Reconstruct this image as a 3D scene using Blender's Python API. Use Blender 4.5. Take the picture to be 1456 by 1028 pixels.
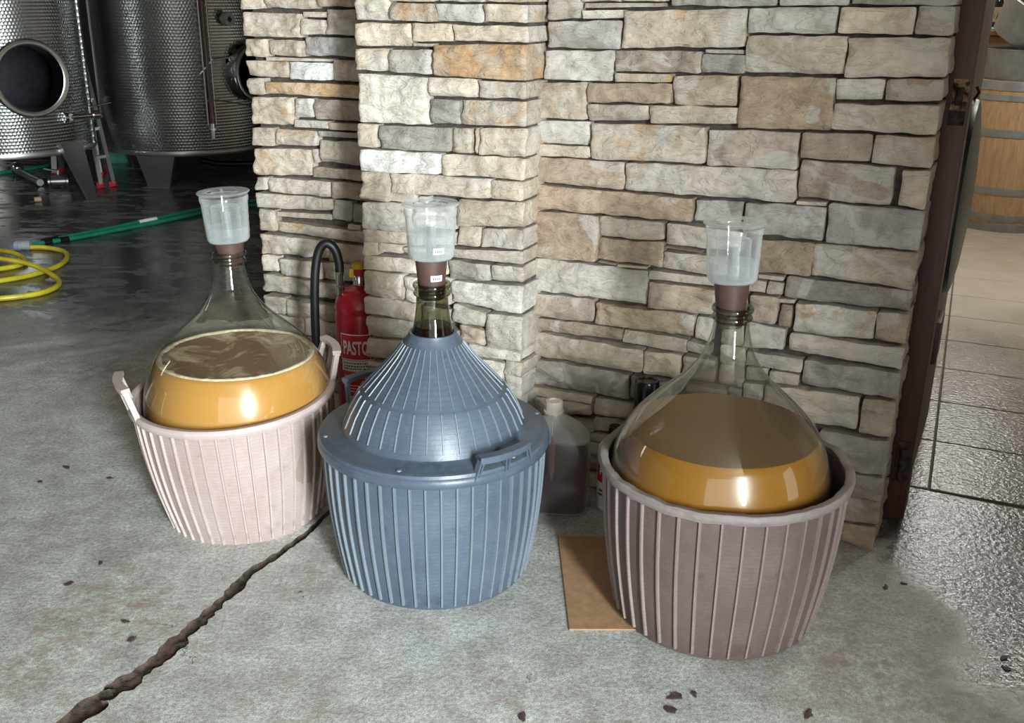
import bpy, bmesh, math, random
from mathutils import Vector, Matrix, noise
random.seed(7)
PI = math.pi
for o in list(bpy.data.objects): bpy.data.objects.remove(o)
SC = bpy.context.scene
COL = SC.collection

# ---------------------------------------------------------------- camera
CAM_H, PITCH, ROLL, FPX = 1.42, math.radians(20), math.radians(0.7), 1450
cam = bpy.data.cameras.new('camera'); cam.sensor_width = 36; cam.lens = FPX/1456*36
cam.clip_start = .05; cam.clip_end = 100
co = bpy.data.objects.new('camera', cam); COL.objects.link(co); SC.camera = co
fw = Vector((0, math.cos(PITCH), -math.sin(PITCH))); r0 = Vector((1, 0, 0)); u0 = r0.cross(fw)
rr = r0*math.cos(ROLL)+u0*math.sin(ROLL); uu = u0*math.cos(ROLL)-r0*math.sin(ROLL)
m = Matrix((rr, uu, -fw)).transposed().to_4x4(); m.translation = (0, 0, CAM_H); co.matrix_world = m

# room axes: U runs along the stone wall to the right, N points through it, away from the camera
TH = math.radians(26)
U = Vector((math.cos(TH), -math.sin(TH), 0)); N = Vector((math.sin(TH), math.cos(TH), 0)); Z = Vector((0, 0, 1))
P0 = Vector((1.0018, 2.426, 0))
def wp(u, n, z=0): return P0+U*u+N*n+Z*z
WM = Matrix((U, N, Z)).transposed().to_4x4(); WM.translation = P0

# ---------------------------------------------------------------- world, lights, exposure
wd = bpy.data.worlds.new('world'); SC.world = wd; wd.use_nodes = True
bg = wd.node_tree.nodes['Background']; bg.inputs[0].default_value = (1, .955, .89, 1); bg.inputs[1].default_value = 1.15
SC.view_settings.view_transform = 'Standard'; SC.view_settings.look = 'None'
SC.view_settings.gamma = 1; SC.view_settings.use_curve_mapping = False
SC.view_settings.exposure = 0.10
def area(name, loc, target, sx, sy, power, color=(1, 1, 1), spread=180):
    l = bpy.data.lights.new(name, 'AREA'); l.shape = 'RECTANGLE'; l.size = sx; l.size_y = sy
    l.energy = power; l.color = color; l.spread = math.radians(spread)
    o = bpy.data.objects.new(name, l); COL.objects.link(o); o.location = loc
    o.rotation_euler = (Vector(target)-Vector(loc)).to_track_quat('-Z', 'Y').to_euler(); return o
# daylight entering through the big gate behind the camera
area('gate_daylight', (1.95, -3.0, 1.75), (-.35, 2.8, .4), .75, 2.3, 830, (.87, .97, 1.0))
# window band high in the tiled room, and an added fill lamp that brightens it
area('tiled_room_window', wp(.02, 5.5, 2.45), wp(.2, 1.0, .2), .62, 1.2, 42, (1.0, .98, .95))
area('tiled_room_fill', wp(1.0, 3.0, 3.05), wp(1.0, 3.0, 0), 1.2, .3, 60, (1.0, .95, .88))
# narrow windows of the tank hall
area('hall_window', (-7.3, 4.6, 2.4), (-3.0, 7.4, .8), .5, 1.6, 13, (1.0, .93, .84))
area('hall_window', (-1.6, 3.9, 2.9), (-3.0, 7.6, .9), .25, 1.2, 13, (1.0, .92, .9))

# ---------------------------------------------------------------- helpers
MATS = {}
class NT:
    def __init__(s, name):
        s.m = bpy.data.materials.new(name); s.m.use_nodes = True; s.t = s.m.node_tree
        s.b = s.t.nodes['Principled BSDF']; s.out = s.t.nodes['Material Output']; MATS[name] = s.m
    def n(s, typ, **kw):
        nd = s.t.nodes.new('ShaderNode'+typ)
        for k, v in kw.items():
            if k.startswith('i_'):
                k = k[2:]; k = int(k) if k.isdigit() else k.replace('_', ' '); nd.inputs[k].default_value = v
            else: setattr(nd, k, v)
        return nd
    def l(s, a, ao, b, bi): s.t.links.new(a.outputs[ao], b.inputs[bi])
    def ramp(s, pts, interp='LINEAR'):
        r = s.n('ValToRGB'); e = r.color_ramp.elements; r.color_ramp.interpolation = interp
        while len(e) < len(pts): e.new(.5)
        for q, (p, c) in zip(e, pts):
            q.position = p; q.color = c if len(c) == 4 else (*c, 1)
        return r
    def mix(s, a, b, f=None, blend='MIX', fac=.5):
        x = s.n('Mix', data_type='RGBA', blend_type=blend); x.inputs[0].default_value = fac
        for i, v in ((6, a), (7, b)):
            if isinstance(v, tuple) and not hasattr(v[0], 'outputs'): x.inputs[i].default_value = (*v, 1) if len(v) == 3 else v
            else: s.l(v[0], v[1], x, i)
        if f: s.l(f[0], f[1], x, 0)
        return (x, 2)
    def math(s, op, a, b=0.0):
        x = s.n('Math', operation=op)
        for i, v in ((0, a), (1, b)):
            if isinstance(v, (int, float)): x.inputs[i].default_value = v
            else: s.l(v[0], v[1], x, i)
        return (x, 0)
    def noise(s, vec, scale, detail=4, rough=.55, dist=0):
        x = s.n('TexNoise'); x.inputs['Scale'].default_value = scale; x.inputs['Detail'].default_value = detail
        x.inputs['Roughness'].default_value = rough; x.inputs['Distortion'].default_value = dist
        if vec: s.l(vec[0], vec[1], x, 'Vector')
        return x
    def pos(s): return (s.n('NewGeometry'), 'Position')
    def obj(s): return (s.n('TexCoord'), 'Object')
    def bump(s, h, strength=.3, dist=.01):
        x = s.n('Bump'); x.inputs['Strength'].default_value = strength; x.inputs['Distance'].default_value = dist
        s.l(h[0], h[1], x, 'Height'); s.l(x, 'Normal', s.b, 'Normal'); return x
    def set(s, **kw):
        for k, v in kw.items():
            k = k.replace('_', ' ')
            if isinstance(v, tuple) and hasattr(v[0], 'outputs'): s.l(v[0], v[1], s.b, k)
            elif isinstance(v, tuple): s.b.inputs[k].default_value = (*v, 1) if len(v) == 3 and 'Radius' not in k else v
            else: s.b.inputs[k].default_value = v
        return s

def plain(name, col, rough=.5, metal=0, var=.12, scale=25, bump=0.0, **kw):
    t = NT(name); v = t.obj(); nz = t.noise(v, scale, 4)
    d = tuple(c*(1-var*1.6) for c in col); h = tuple(min(1, c*(1+var)) for c in col)
    r = t.ramp([(.3, d), (.7, h)]); t.l(nz, 'Fac', r, 0)
    t.set(Base_Color=(r, 0), Roughness=rough, Metallic=metal)
    if bump: t.bump((t.noise(v, scale*6, 3), 'Fac'), bump, .002)
    t.set(**kw); return t

def glassy(name, tint, edge, ior=1.45, rough=.0, haze=0.0, hazecol=(.8, .85, .85), p=2.2, hedge=.35):
    """thin-walled clear sheet: tinted see-through, mirror reflection by Fresnel, a little haze"""
    t = NT(name); t.t.nodes.remove(t.b)
    lw = t.n('LayerWeight'); lw.inputs[0].default_value = .5
    f = t.math('POWER', (lw, 'Facing'), p)
    col = t.mix(tint, edge, f)
    tr = t.n('BsdfTransparent'); t.l(col[0], col[1], tr, 0)
    gl = t.n('BsdfGlossy'); gl.inputs['Roughness'].default_value = rough; gl.inputs[0].default_value = (.95, 1, 1, 1)
    f0 = 1.6*((ior-1)/(ior+1))**2   # Schlick, both faces of the thin wall alike
    sch = t.math('MULTIPLY_ADD', t.math('POWER', (lw, 'Facing'), 4.5), .9-f0); sch[0].inputs[2].default_value = f0
    base = tr
    if haze:
        df = t.n('BsdfDiffuse'); df.inputs[0].default_value = (*hazecol, 1)
        tl = t.n('BsdfTranslucent'); tl.inputs[0].default_value = (*hazecol, 1)
        ad = t.n('MixShader'); ad.inputs[0].default_value = .4; t.l(df, 0, ad, 1); t.l(tl, 0, ad, 2)
        mh = t.n('MixShader'); hz = t.math('MULTIPLY_ADD', f, hedge); hz[0].inputs[2].default_value = haze
        t.l(hz[0], 0, mh, 0); t.l(tr, 0, mh, 1); t.l(ad, 0, mh, 2); base = mh
    mx = t.n('MixShader'); t.l(sch[0], 0, mx, 0); t.l(base, 0, mx, 1); t.l(gl, 0, mx, 2)
    t.l(mx, 0, t.out, 0); return t

def link(name, me, mat=None, parent=None, loc=None, rotz=None):
    o = bpy.data.objects.new(name, me); COL.objects.link(o)
    if mat: me.materials.append(MATS[mat]) if not me.materials else None
    if parent: o.parent = parent
    if loc is not None: o.location = loc
    if rotz is not None: o.rotation_euler = (0, 0, rotz)
    return o
def mesh(name, vs, fs, smooth=True, auto=None):
    me = bpy.data.meshes.new(name); me.from_pydata([tuple(v) for v in vs], [], fs); me.validate(); me.update()
    if smooth: me.shade_smooth()
    if auto is not None:
        me.shade_smooth(); me.set_sharp_from_angle(angle=math.radians(auto))
    return me
def tag(o, label=None, cat=None, group=None, kind=None):
    if label: o['label'] = label
    if cat: o['category'] = cat
    if group: o['group'] = group
    if kind: o['kind'] = kind
    return o
def thing(name, label, cat, loc=(0, 0, 0), rotz=0, group=None):
    o = bpy.data.objects.new(name, None); COL.objects.link(o); o.empty_display_size = .05
    o.location = loc; o.rotation_euler = (0, 0, rotz); return tag(o, label, cat, group)
def copy_tree(o, parent=None):
    c = o.copy(); COL.objects.link(c); c.parent = parent
    for ch in [x for x in bpy.data.objects if x.parent == o]: copy_tree(ch, c)
    return c
def lathe(name, prof, seg=64, a0=0, a1=2*PI, auto=40, close=False):
    """revolve (r, z) points about z; UV = (angle, z)"""
    full = abs(a1-a0-2*PI) < 1e-6; k = seg if full else seg+1
    if close: prof = list(prof)+[prof[0]]
    vs = []; fs = []
    for i in range(k):
        a = a0+(a1-a0)*i/seg; ca, sa = math.cos(a), math.sin(a)
        vs += [(r*ca, r*sa, z) for r, z in prof]
    L = len(prof)
    for i in range(seg):
        j = (i+1) % k
        for q in range(L-1):
            a, b, c, d = i*L+q, j*L+q, j*L+q+1, i*L+q+1
            f = []
            for x in (a, b, c, d):
                if not any((Vector(vs[x])-Vector(vs[y])).length < 1e-7 for y in f): f.append(x)
            if len(f) > 2: fs.append(tuple(f))
    bm = bmesh.new(); bv = [bm.verts.new(v) for v in vs]
    for f in fs:
        try: bm.faces.new([bv[x] for x in f])
        except ValueError: pass
    bmesh.ops.remove_doubles(bm, verts=bm.verts, dist=1e-6)
    me = bpy.data.meshes.new(name); bm.to_mesh(me); bm.free()
    me.shade_smooth(); me.set_sharp_from_angle(angle=math.radians(auto)); return me
def box(name, x0, x1, y0, y1, z0, z1, bev=0.0, seg=2):
    bm = bmesh.new(); bmesh.ops.create_cube(bm, size=1)
    for v in bm.verts: v.co = Vector(((x0+x1)/2+v.co.x*(x1-x0), (y0+y1)/2+v.co.y*(y1-y0), (z0+z1)/2+v.co.z*(z1-z0)))
    if bev: bmesh.ops.bevel(bm, geom=bm.edges, offset=bev, segments=seg, profile=.5, affect='EDGES')
    me = bpy.data.meshes.new(name); bm.to_mesh(me); bm.free()
    if bev: me.shade_smooth(); me.set_sharp_from_angle(angle=math.radians(35))
    return me
def spline(pts, n):
    """Catmull-Rom through points"""
    P = [Vector(p) for p in pts]; P = [2*P[0]-P[1]]+P+[2*P[-1]-P[-2]]; out = []
    for i in range(1, len(P)-2):
        for k in range(n):
            t = k/n; a, b, c, d = P[i-1:i+3]
            out.append(.5*((2*b)+(c-a)*t+(2*a-5*b+4*c-d)*t*t+(3*b-a-3*c+d)*t**3))
    out.append(P[-2]); return out
def tube(name, pts, r, seg=10, n=0, cap=True, flat=None):
    """round (or flat: (w,h) rectangular) bar along points"""
    if n: pts = spline(pts, n)
    P = [Vector(p) for p in pts]; vs = []; fs = []
    prev = None
    for i, p in enumerate(P):
        t = (P[min(i+1, len(P)-1)]-P[max(i-1, 0)]).normalized()
        if prev is None: s = t.cross(Z if abs(t.z) < .9 else Vector((1, 0, 0))).normalized()
        else: s = (prev-t*prev.dot(t)).normalized()
        prev = s; w = t.cross(s); rad = r[i] if isinstance(r, (list, tuple)) else r
        if flat:
            ring = [(-1, -1), (1, -1), (1, 1), (-1, 1)]
            vs += [p+s*(a*flat[0]/2)+w*(b*flat[1]/2) for a, b in ring]
        else:
            vs += [p+(s*math.cos(2*PI*k/seg)+w*math.sin(2*PI*k/seg))*rad for k in range(seg)]
    S = 4 if flat else seg
    for i in range(len(P)-1):
        for k in range(S):
            fs.append((i*S+k, i*S+(k+1) % S, (i+1)*S+(k+1) % S, (i+1)*S+k))
    if cap: fs += [tuple(range(S-1, -1, -1)), tuple((len(P)-1)*S+k for k in range(S))]
    return mesh(name, vs, fs, auto=50)
def join(name, parts):
    """several meshes (optionally (mesh, matrix)) into one piece"""
    bm = bmesh.new()
    for p in parts:
        me, mt = p if isinstance(p, tuple) else (p, None)
        k = len(bm.verts); bm.from_mesh(me); bm.verts.ensure_lookup_table()
        if mt is not None: bmesh.ops.transform(bm, matrix=mt, verts=bm.verts[k:])
    me = bpy.data.meshes.new(name); bm.to_mesh(me); bm.free(); return me
def T(x, y, z): return Matrix.Translation((x, y, z))
def text_mesh(txt, size, depth=.0006):
    cu = bpy.data.curves.new('txt', 'FONT'); cu.body = txt; cu.size = size; cu.extrude = depth; cu.offset = size*.018
    cu.align_x = 'LEFT'; cu.resolution_u = 3
    o = bpy.data.objects.new('txt', cu); COL.objects.link(o)
    dg = bpy.context.evaluated_depsgraph_get(); me = bpy.data.meshes.new_from_object(o.evaluated_get(dg))
    bpy.data.objects.remove(o); bpy.data.curves.remove(cu); return me
def wrap(me, R, a_mid, z0, sx=1.0, squeeze=None, bold=0):
    """bend flat text (x along, y up, z out) round a cylinder of radius R about z, readable from outside"""
    xs = [v.co.x for v in me.vertices]; cx = (min(xs)+max(xs))/2
    bm = bmesh.new(); bm.from_mesh(me)
    bmesh.ops.subdivide_edges(bm, edges=[e for e in bm.edges if e.calc_length() > .006], cuts=2)
    for v in bm.verts:
        a = a_mid+(v.co.x-cx)*sx/R; rr_ = R+v.co.z
        v.co = Vector((rr_*math.cos(a), rr_*math.sin(a), z0+v.co.y))
    bm.to_mesh(me); bm.free(); return me

# ---------------------------------------------------------------- materials
def m_concrete():
    t = NT('concrete'); p = t.pos()
    sp = t.n('SeparateXYZ'); t.l(p[0], p[1], sp, 0)
    big = t.noise(p, 1.7, 5, .6, .3); mid = t.noise(p, 9, 6, .65, .2); fine = t.noise(p, 95, 4, .7); grain = t.noise(p, 420, 2, .7)
    r = t.ramp([(.28, (.37, .365, .335)), (.5, (.53, .545, .515)), (.72, (.67, .695, .665))]); t.l(mid, 'Fac', r, 0)
    c = (r, 0)
    g = t.ramp([(.33, (.45, .44, .43)), (.66, (1.3, 1.3, 1.3))]); t.l(grain, 'Fac', g, 0); c = t.mix(c, (g, 0), blend='MULTIPLY', fac=.9)
    g2 = t.ramp([(.35, (.55, .53, .51)), (.62, (1.2, 1.2, 1.2))]); t.l(fine, 'Fac', g2, 0); c = t.mix(c, (g2, 0), blend='MULTIPLY', fac=.8)
    st = t.ramp([(.44, (0, 0, 0)), (.64, (1, 1, 1))]); t.l(big, 'Fac', st, 0)
    st2 = t.ramp([(.42, (0, 0, 0)), (.62, (1, 1, 1))]); t.l(t.noise(p, 26, 5, .7), 'Fac', st2, 0)
    c = t.mix(c, (.30, .235, .185), t.math('MULTIPLY', t.math('MULTIPLY', (st, 0), (st2, 0)), .85))
    # small dark chips and scratches
    vo = t.n('TexVoronoi'); vo.inputs['Scale'].default_value = 13; vo.inputs['Randomness'].default_value = 1
    dv = t.n('Mapping'); t.l(p[0], p[1], dv, 0); dv.inputs['Scale'].default_value = (1, .75, 1)
    wob = t.n('VectorMath', operation='MULTIPLY_ADD'); t.l(mid, 'Color', wob, 0); wob.inputs[1].default_value = (.22, .22, 0); t.l(dv, 0, wob, 2); t.l(wob, 0, vo, 'Vector')
    ch = t.math('MULTIPLY', t.math('LESS_THAN', (vo, 'Distance'), .055), t.math('GREATER_THAN', (t.noise(p, 2.6, 2), 'Fac'), .52))
    c = t.mix(c, (.055, .045, .04), t.math('MULTIPLY', ch, .85))
    # hairline cracks
    v2 = t.n('TexVoronoi', feature='DISTANCE_TO_EDGE'); v2.inputs['Scale'].default_value = 1.15
    w2 = t.n('VectorMath', operation='MULTIPLY_ADD'); t.l(t.noise(p, 5, 5, .7), 'Color', w2, 0); w2.inputs[1].default_value = (.25, .25, 0); t.l(p[0], p[1], w2, 2); t.l(w2, 0, v2, 'Vector')
    hl = t.math('MULTIPLY', t.math('LESS_THAN', (v2, 'Distance'), .0020), t.math('GREATER_THAN', (t.noise(p, 1.9, 2), 'Fac'), .60))
    c = t.mix(c, (.10, .085, .075), t.math('MULTIPLY', hl, .7))
    # hall floor: wet film with drier islands, the hall's dimness also painted in
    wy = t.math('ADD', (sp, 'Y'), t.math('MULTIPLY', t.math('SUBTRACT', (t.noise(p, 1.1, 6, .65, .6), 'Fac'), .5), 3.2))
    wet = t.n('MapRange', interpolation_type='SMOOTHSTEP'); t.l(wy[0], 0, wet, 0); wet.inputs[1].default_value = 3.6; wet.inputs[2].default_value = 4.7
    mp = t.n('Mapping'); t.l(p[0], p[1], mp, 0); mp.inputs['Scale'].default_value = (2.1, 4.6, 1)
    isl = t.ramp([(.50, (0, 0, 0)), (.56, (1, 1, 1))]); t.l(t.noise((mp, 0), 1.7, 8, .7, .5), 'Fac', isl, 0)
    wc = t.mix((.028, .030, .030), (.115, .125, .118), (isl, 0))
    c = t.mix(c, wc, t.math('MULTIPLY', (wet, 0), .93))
    # tracked-in water in front of the doorway
    wx = t.math('ADD', (sp, 'X'), t.math('MULTIPLY', t.math('SUBTRACT', (t.noise(p, 4, 5, .6), 'Fac'), .5), .5))
    dw = t.n('MapRange', interpolation_type='SMOOTHSTEP'); t.l(wx[0], 0, dw, 0); dw.inputs[1].default_value = .92; dw.inputs[2].default_value = 1.12
    c = t.mix(c, t.mix(c, (.17, .18, .18), blend='MULTIPLY', fac=1), t.math('MULTIPLY', (dw, 0), .95))
    rg = t.ramp([(.35, (.50, .5, .5)), (.68, (.78, .78, .78))]); t.l(mid, 'Fac', rg, 0)
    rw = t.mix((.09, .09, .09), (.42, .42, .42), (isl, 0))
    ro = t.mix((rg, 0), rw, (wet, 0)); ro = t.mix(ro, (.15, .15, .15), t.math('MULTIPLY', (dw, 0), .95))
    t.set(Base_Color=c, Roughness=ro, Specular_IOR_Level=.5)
    h = t.math('ADD', t.math('MULTIPLY', (fine, 'Fac'), .7), t.math('MULTIPLY', (grain, 'Fac'), .35)); h = t.math('ADD', h, (mid, 'Fac'))
    h = t.math('SUBTRACT', h, t.math('MULTIPLY', ch, .5))
    h = t.math('ADD', t.math('MULTIPLY', h, t.math('SUBTRACT', 1.0, (dw, 0))), t.math('MULTIPLY', t.math('MULTIPLY', (t.noise(p, 62, 3, .55), 'Fac'), 1.0), (dw, 0)))
    bs = t.math('SUBTRACT', .45, t.math('MULTIPLY', (wet, 0), .34))
    b = t.bump(h, .4, .006); t.l(bs[0], 0, b, 'Strength')
m_concrete()

def m_stone():
    t = NT('stone'); p = t.pos(); oi = t.n('ObjectInfo')
    off = t.n('VectorMath', operation='MULTIPLY_ADD'); cb = t.n('CombineXYZ'); t.l(oi, 'Random', cb, 0); t.l(oi, 'Random', cb, 2)
    t.l(cb, 0, off, 0); off.inputs[1].default_value = (37, 0, 53); t.l(p[0], p[1], off, 2); v = (off, 0)
    n1 = t.noise(v, 7, 5, .6, .8); n2 = t.noise(v, 32, 6, .65, .3); n3 = t.noise(v, 170, 4, .7)
    c = (oi, 'Color')
    k = t.ramp([(.30, (.66, .63, .60)), (.55, (1, 1, 1)), (.75, (1.16, 1.15, 1.13))]); t.l(n1, 'Fac', k, 0); c = t.mix(c, (k, 0), blend='MULTIPLY', fac=.85)
    k2 = t.ramp([(.30, (.76, .73, .70)), (.60, (1.06, 1.06, 1.06))]); t.l(n2, 'Fac', k2, 0); c = t.mix(c, (k2, 0), blend='MULTIPLY', fac=.8)
    # smooth bluish-grey cleft faces
    n4 = t.noise(v, 5.5, 3, .5, 1.2); cl = t.ramp([(.56, (0, 0, 0)), (.60, (1, 1, 1))]); t.l(n4, 'Fac', cl, 0)
    c = t.mix(c, (.58, .55, .505), t.math('MULTIPLY', (cl, 0), .55))
    # limonite staining, amount in the object colour's alpha
    n5 = t.noise(v, 9, 5, .65, 1.0); ru = t.math('GREATER_THAN', t.math('ADD', (n5, 'Fac'), t.math('MULTIPLY', (oi, 'Alpha'), .42)), .78)
    n6 = t.noise(v, 40, 4); rc = t.ramp([(.3, (.40, .20, .085)), (.7, (.58, .36, .17))]); t.l(n6, 'Fac', rc, 0)
    sm = t.n('MapRange', interpolation_type='SMOOTHSTEP'); a5 = t.math('ADD', (n5, 'Fac'), t.math('MULTIPLY', (oi, 'Alpha'), .42)); t.l(a5[0], 0, sm, 0)
    sm.inputs[1].default_value = .68; sm.inputs[2].default_value = .84
    c = t.mix(c, (rc, 0), t.math('MULTIPLY', (sm, 0), .75))
    t.set(Base_Color=c, Roughness=.86, Specular_IOR_Level=.25)
    h = t.math('ADD', t.math('MULTIPLY', (n2, 'Fac'), 1.0), t.math('MULTIPLY', (n3, 'Fac'), .22))
    # torn ledges of split rock
    mp = t.n('Mapping'); t.l(off, 0, mp, 0); mp.inputs['Scale'].default_value = (1, 1, 2.6)
    lg = t.noise((mp, 0), 11, 5, .6, 1.6); ld = t.ramp([(.42, (0, 0, 0)), (.46, (1, 1, 1)), (.56, (.75, .75, .75)), (.6, (0.1, .1, .1))]); t.l(lg, 'Fac', ld, 0)
    h = t.math('ADD', h, t.math('MULTIPLY', (ld, 0), .36))
    t.bump(h, .65, .008)
m_stone()
plain('mortar', (.10, .085, .07), .95, 0, .3, 60, .4)
plain('plaster', (.42, .40, .36), .9, 0, .08, 6, .1)
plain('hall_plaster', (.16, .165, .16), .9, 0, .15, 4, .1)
plain('ceiling_board', (.20, .16, .12), .8, 0, .2, 5)
plain('room_plaster', (.62, .57, .47), .7, 0, .06, 8)
plain('crumbled_filler', (.075, .050, .036), .95, 0, .55, 40, 1.0)

def m_tile():
    t = NT('floor_tile'); p = t.pos(); oi = t.n('ObjectInfo')
    n1 = t.noise(p, 6, 5, .6, .5); n2 = t.noise(p, 38, 5, .65, 1.0); n3 = t.noise(p, 160, 3)
    r = t.ramp([(.3, (.36, .31, .24)), (.7, (.47, .42, .345))]); t.l(n1, 'Fac', r, 0)
    sp = t.n('SeparateXYZ'); t.l(p[0], p[1], sp, 0)
    wy = t.math('ADD', (sp, 'Y'), t.math('MULTIPLY', t.math('SUBTRACT', (t.noise(p, 2, 5, .6), 'Fac'), .5), 1.4))
    w = t.n('MapRange', interpolation_type='SMOOTHSTEP'); t.l(wy[0], 0, w, 0); w.inputs[1].default_value = 5.2; w.inputs[2].default_value = 3.4
    c = t.mix((r, 0), t.mix((r, 0), (.24, .26, .26), blend='MULTIPLY', fac=1), t.math('MULTIPLY', (w, 0), .95))
    ro = t.mix((.42, .42, .42), (.14, .14, .14), (w, 0)); t.set(Base_Color=c, Roughness=ro)
    mp = t.n('Mapping'); t.l(p[0], p[1], mp, 0); mp.inputs['Scale'].default_value = (1, 1.3, 1); mp.inputs['Rotation'].default_value = (0, 0, .5)
    n4 = t.noise((mp, 0), 62, 3, .55, 0)
    t.bump(t.math('ADD', (n4, 'Fac'), t.math('MULTIPLY', (n3, 'Fac'), .2)), .42, .006)
m_tile()
plain('grout', (.13, .11, .085), .9, 0, .2, 30)

def m_steel(name, col=(.55, .56, .55), rough=.28, pattern=True, sx=1.0):
    """stainless sheet with the rows of round polishing marks of wine tanks"""
    t = NT(name); tc = t.n('TexCoord'); sp = t.n('SeparateXYZ'); t.l(tc, 'Object', sp, 0)
    if pattern:
        an = t.math('MULTIPLY', t.math('ARCTAN2', (sp, 'Y'), (sp, 'X')), 27.0*sx)
        zz = t.math('MULTIPLY', (sp, 'Z'), 46.0*sx)
        row = t.math('FLOOR', zz); a2 = t.math('ADD', an, t.math('MULTIPLY', row, .5))
        fx = t.math('SUBTRACT', t.math('FRACT', a2), .5); fz = t.math('SUBTRACT', t.math('FRACT', zz), .5)
        d = t.math('SQRT', t.math('ADD', t.math('MULTIPLY', fx, fx), t.math('MULTIPLY', fz, fz)))
        h = t.math('ADD', t.math('MULTIPLY', d, 1.0), t.math('MULTIPLY', t.math('ADD', fx, fz), .55))
        t.bump(h, .40, .006)
    nz = t.noise((tc, 'Object'), 3, 4); r = t.ramp([(.3, tuple(x*.75 for x in col)), (.7, col)]); t.l(nz, 'Fac', r, 0)
    t.set(Base_Color=(r, 0), Metallic=1.0, Roughness=rough)
m_steel('tank_steel', (.40, .41, .40), .25); m_steel('smooth_steel', (.62, .63, .62), .25, False); m_steel('leg_steel', (.50, .49, .49), .38, False)
plain('interior_shade', (.03, .025, .035), .6, .6, .2)
plain('chrome', (.75, .76, .76), .12, 1, .03)
plain('galvanized', (.33, .345, .35), .42, .85, .12, 14, .1)
plain('aluminium', (.62, .63, .64), .3, 1, .05)
plain('red_plastic', (.42, .02, .03), .4)
plain('green_hose', (.012, .20, .12), .32, 0, .15, 18)
plain('teal_plastic', (.03, .22, .16), .5)
plain('yellow_hose', (.56, .47, .025), .38, 0, .18, 12)
plain('yellow_stripe', (.42, .22, .06), .4)
plain('grey_plastic', (.30, .34, .36), .45)
plain('black_rubber', (.006, .006, .007), .45, 0, .3, 30)
plain('black_plastic', (.010, .010, .011), .22, 0, .3, 20)
plain('white_tape', (.75, .76, .74), .6)
plain('label_white', (.80, .79, .76), .5, 0, .04)
plain('label_red', (.55, .02, .03), .4)
plain('label_blue', (.04, .10, .28), .4)
plain('ink', (.05, .05, .055), .5)
plain('extinguisher_red', (.36, .008, .020), .30, 0, .15, 8, Coat_Weight=.3)
plain('yellow_tag', (.62, .40, .03), .45)
plain('hardboard', (.40, .235, .125), .7, 0, .12, 35, .15)
plain('board_edge', (.22, .12, .06), .8)
plain('bung_rubber', (.078, .040, .032), .48, 0, .12, 40)
plain('cap_cream', (.62, .57, .47), .4)
plain('dark_metal', (.035, .05, .055), .38, .55, .35, 5, .08)
plain('wine_dark', (.012, .004, .006), .08, 0, .1)
plain('flake', (.085, .055, .045), .7, 0, .3, 60)
plain('bottle_dark', (.008, .010, .009), .1)
plain('label_tan', (.36, .28, .17), .6)
plain('barrel_inside', (.16, .055, .03), .6)

def m_basket(name, col, dust, rough=.55, bl=.35):
    """moulded plastic: fine woven hoop lines, scuffs and chalky dust"""
    t = NT(name); v = t.obj(); sp = t.n('SeparateXYZ'); t.l(v[0], v[1], sp, 0)
    n1 = t.noise(v, 6, 5, .6, .4); n2 = t.noise(v, 45, 5, .7, .3)
    r = t.ramp([(.36, (0, 0, 0)), (.72, (1, 1, 1))]); t.l(n1, 'Fac', r, 0)
    r2 = t.ramp([(.5, (0, 0, 0)), (.68, (1, 1, 1))]); t.l(n2, 'Fac', r2, 0)
    c = t.mix(col, dust, t.math('MULTIPLY', (r, 0), bl)); c = t.mix(c, dust, t.math('MULTIPLY', (r2, 0), bl*.55))
    st = t.noise(v, 14, 3); s2 = t.ramp([(.62, (0, 0, 0)), (.72, (1, 1, 1))]); t.l(st, 'Fac', s2, 0)
    c = t.mix(c, tuple(x*.6 for x in col), t.math('MULTIPLY', (s2, 0), .5))
    hoop = t.math('FRACT', t.math('MULTIPLY', (sp, 'Z'), 95.0)); hp = t.math('GREATER_THAN', hoop, .82)
    c = t.mix(c, tuple(x*.72 for x in col), t.math('MULTIPLY', hp, .28))
    t.set(Base_Color=c, Roughness=rough)
    h = t.math('ADD', t.math('MULTIPLY', (n2, 'Fac'), .6), t.math('MULTIPLY', hp, -.35)); t.bump(h, .35, .003)
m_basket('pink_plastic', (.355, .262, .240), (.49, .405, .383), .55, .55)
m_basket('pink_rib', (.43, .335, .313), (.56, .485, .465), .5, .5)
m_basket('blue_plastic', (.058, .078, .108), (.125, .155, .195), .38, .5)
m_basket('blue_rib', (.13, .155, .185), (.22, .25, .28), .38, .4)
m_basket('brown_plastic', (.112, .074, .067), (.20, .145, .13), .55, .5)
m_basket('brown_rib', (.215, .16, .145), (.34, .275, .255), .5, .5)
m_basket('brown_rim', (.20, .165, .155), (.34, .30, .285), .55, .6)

def m_liquid(name, c0, c1, rough=.25):
    t = NT(name); v = t.obj(); n1 = t.noise(v, 5, 3); r = t.ramp([(.3, c0), (.7, c1)]); t.l(n1, 'Fac', r, 0)
    t.set(Base_Color=(r, 0), Roughness=rough, Subsurface_Weight=.25, Subsurface_Radius=(.03, .015, .005), Subsurface_Scale=.6)
m_liquid('must_orange', (.46, .225, .045), (.52, .26, .06)); m_liquid('must_amber', (.27, .112, .007), (.31, .132, .011))
m_liquid('jug_wine', (.045, .010, .024), (.065, .016, .034), .3)
def m_surface(name, base, foam, lo, hi):
    t = NT(name); v = t.obj(); n1 = t.noise(v, 9, 6, .65, .8); r = t.ramp([(lo, base), (hi, foam)]); t.l(n1, 'Fac', r, 0)
    t.set(Base_Color=(r, 0), Roughness=.35); t.bump((t.noise(v, 60, 4), 'Fac'), .3, .003)
m_surface('must_surface_foamy', (.20, .105, .045), (.62, .47, .30), .50, .66)
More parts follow.
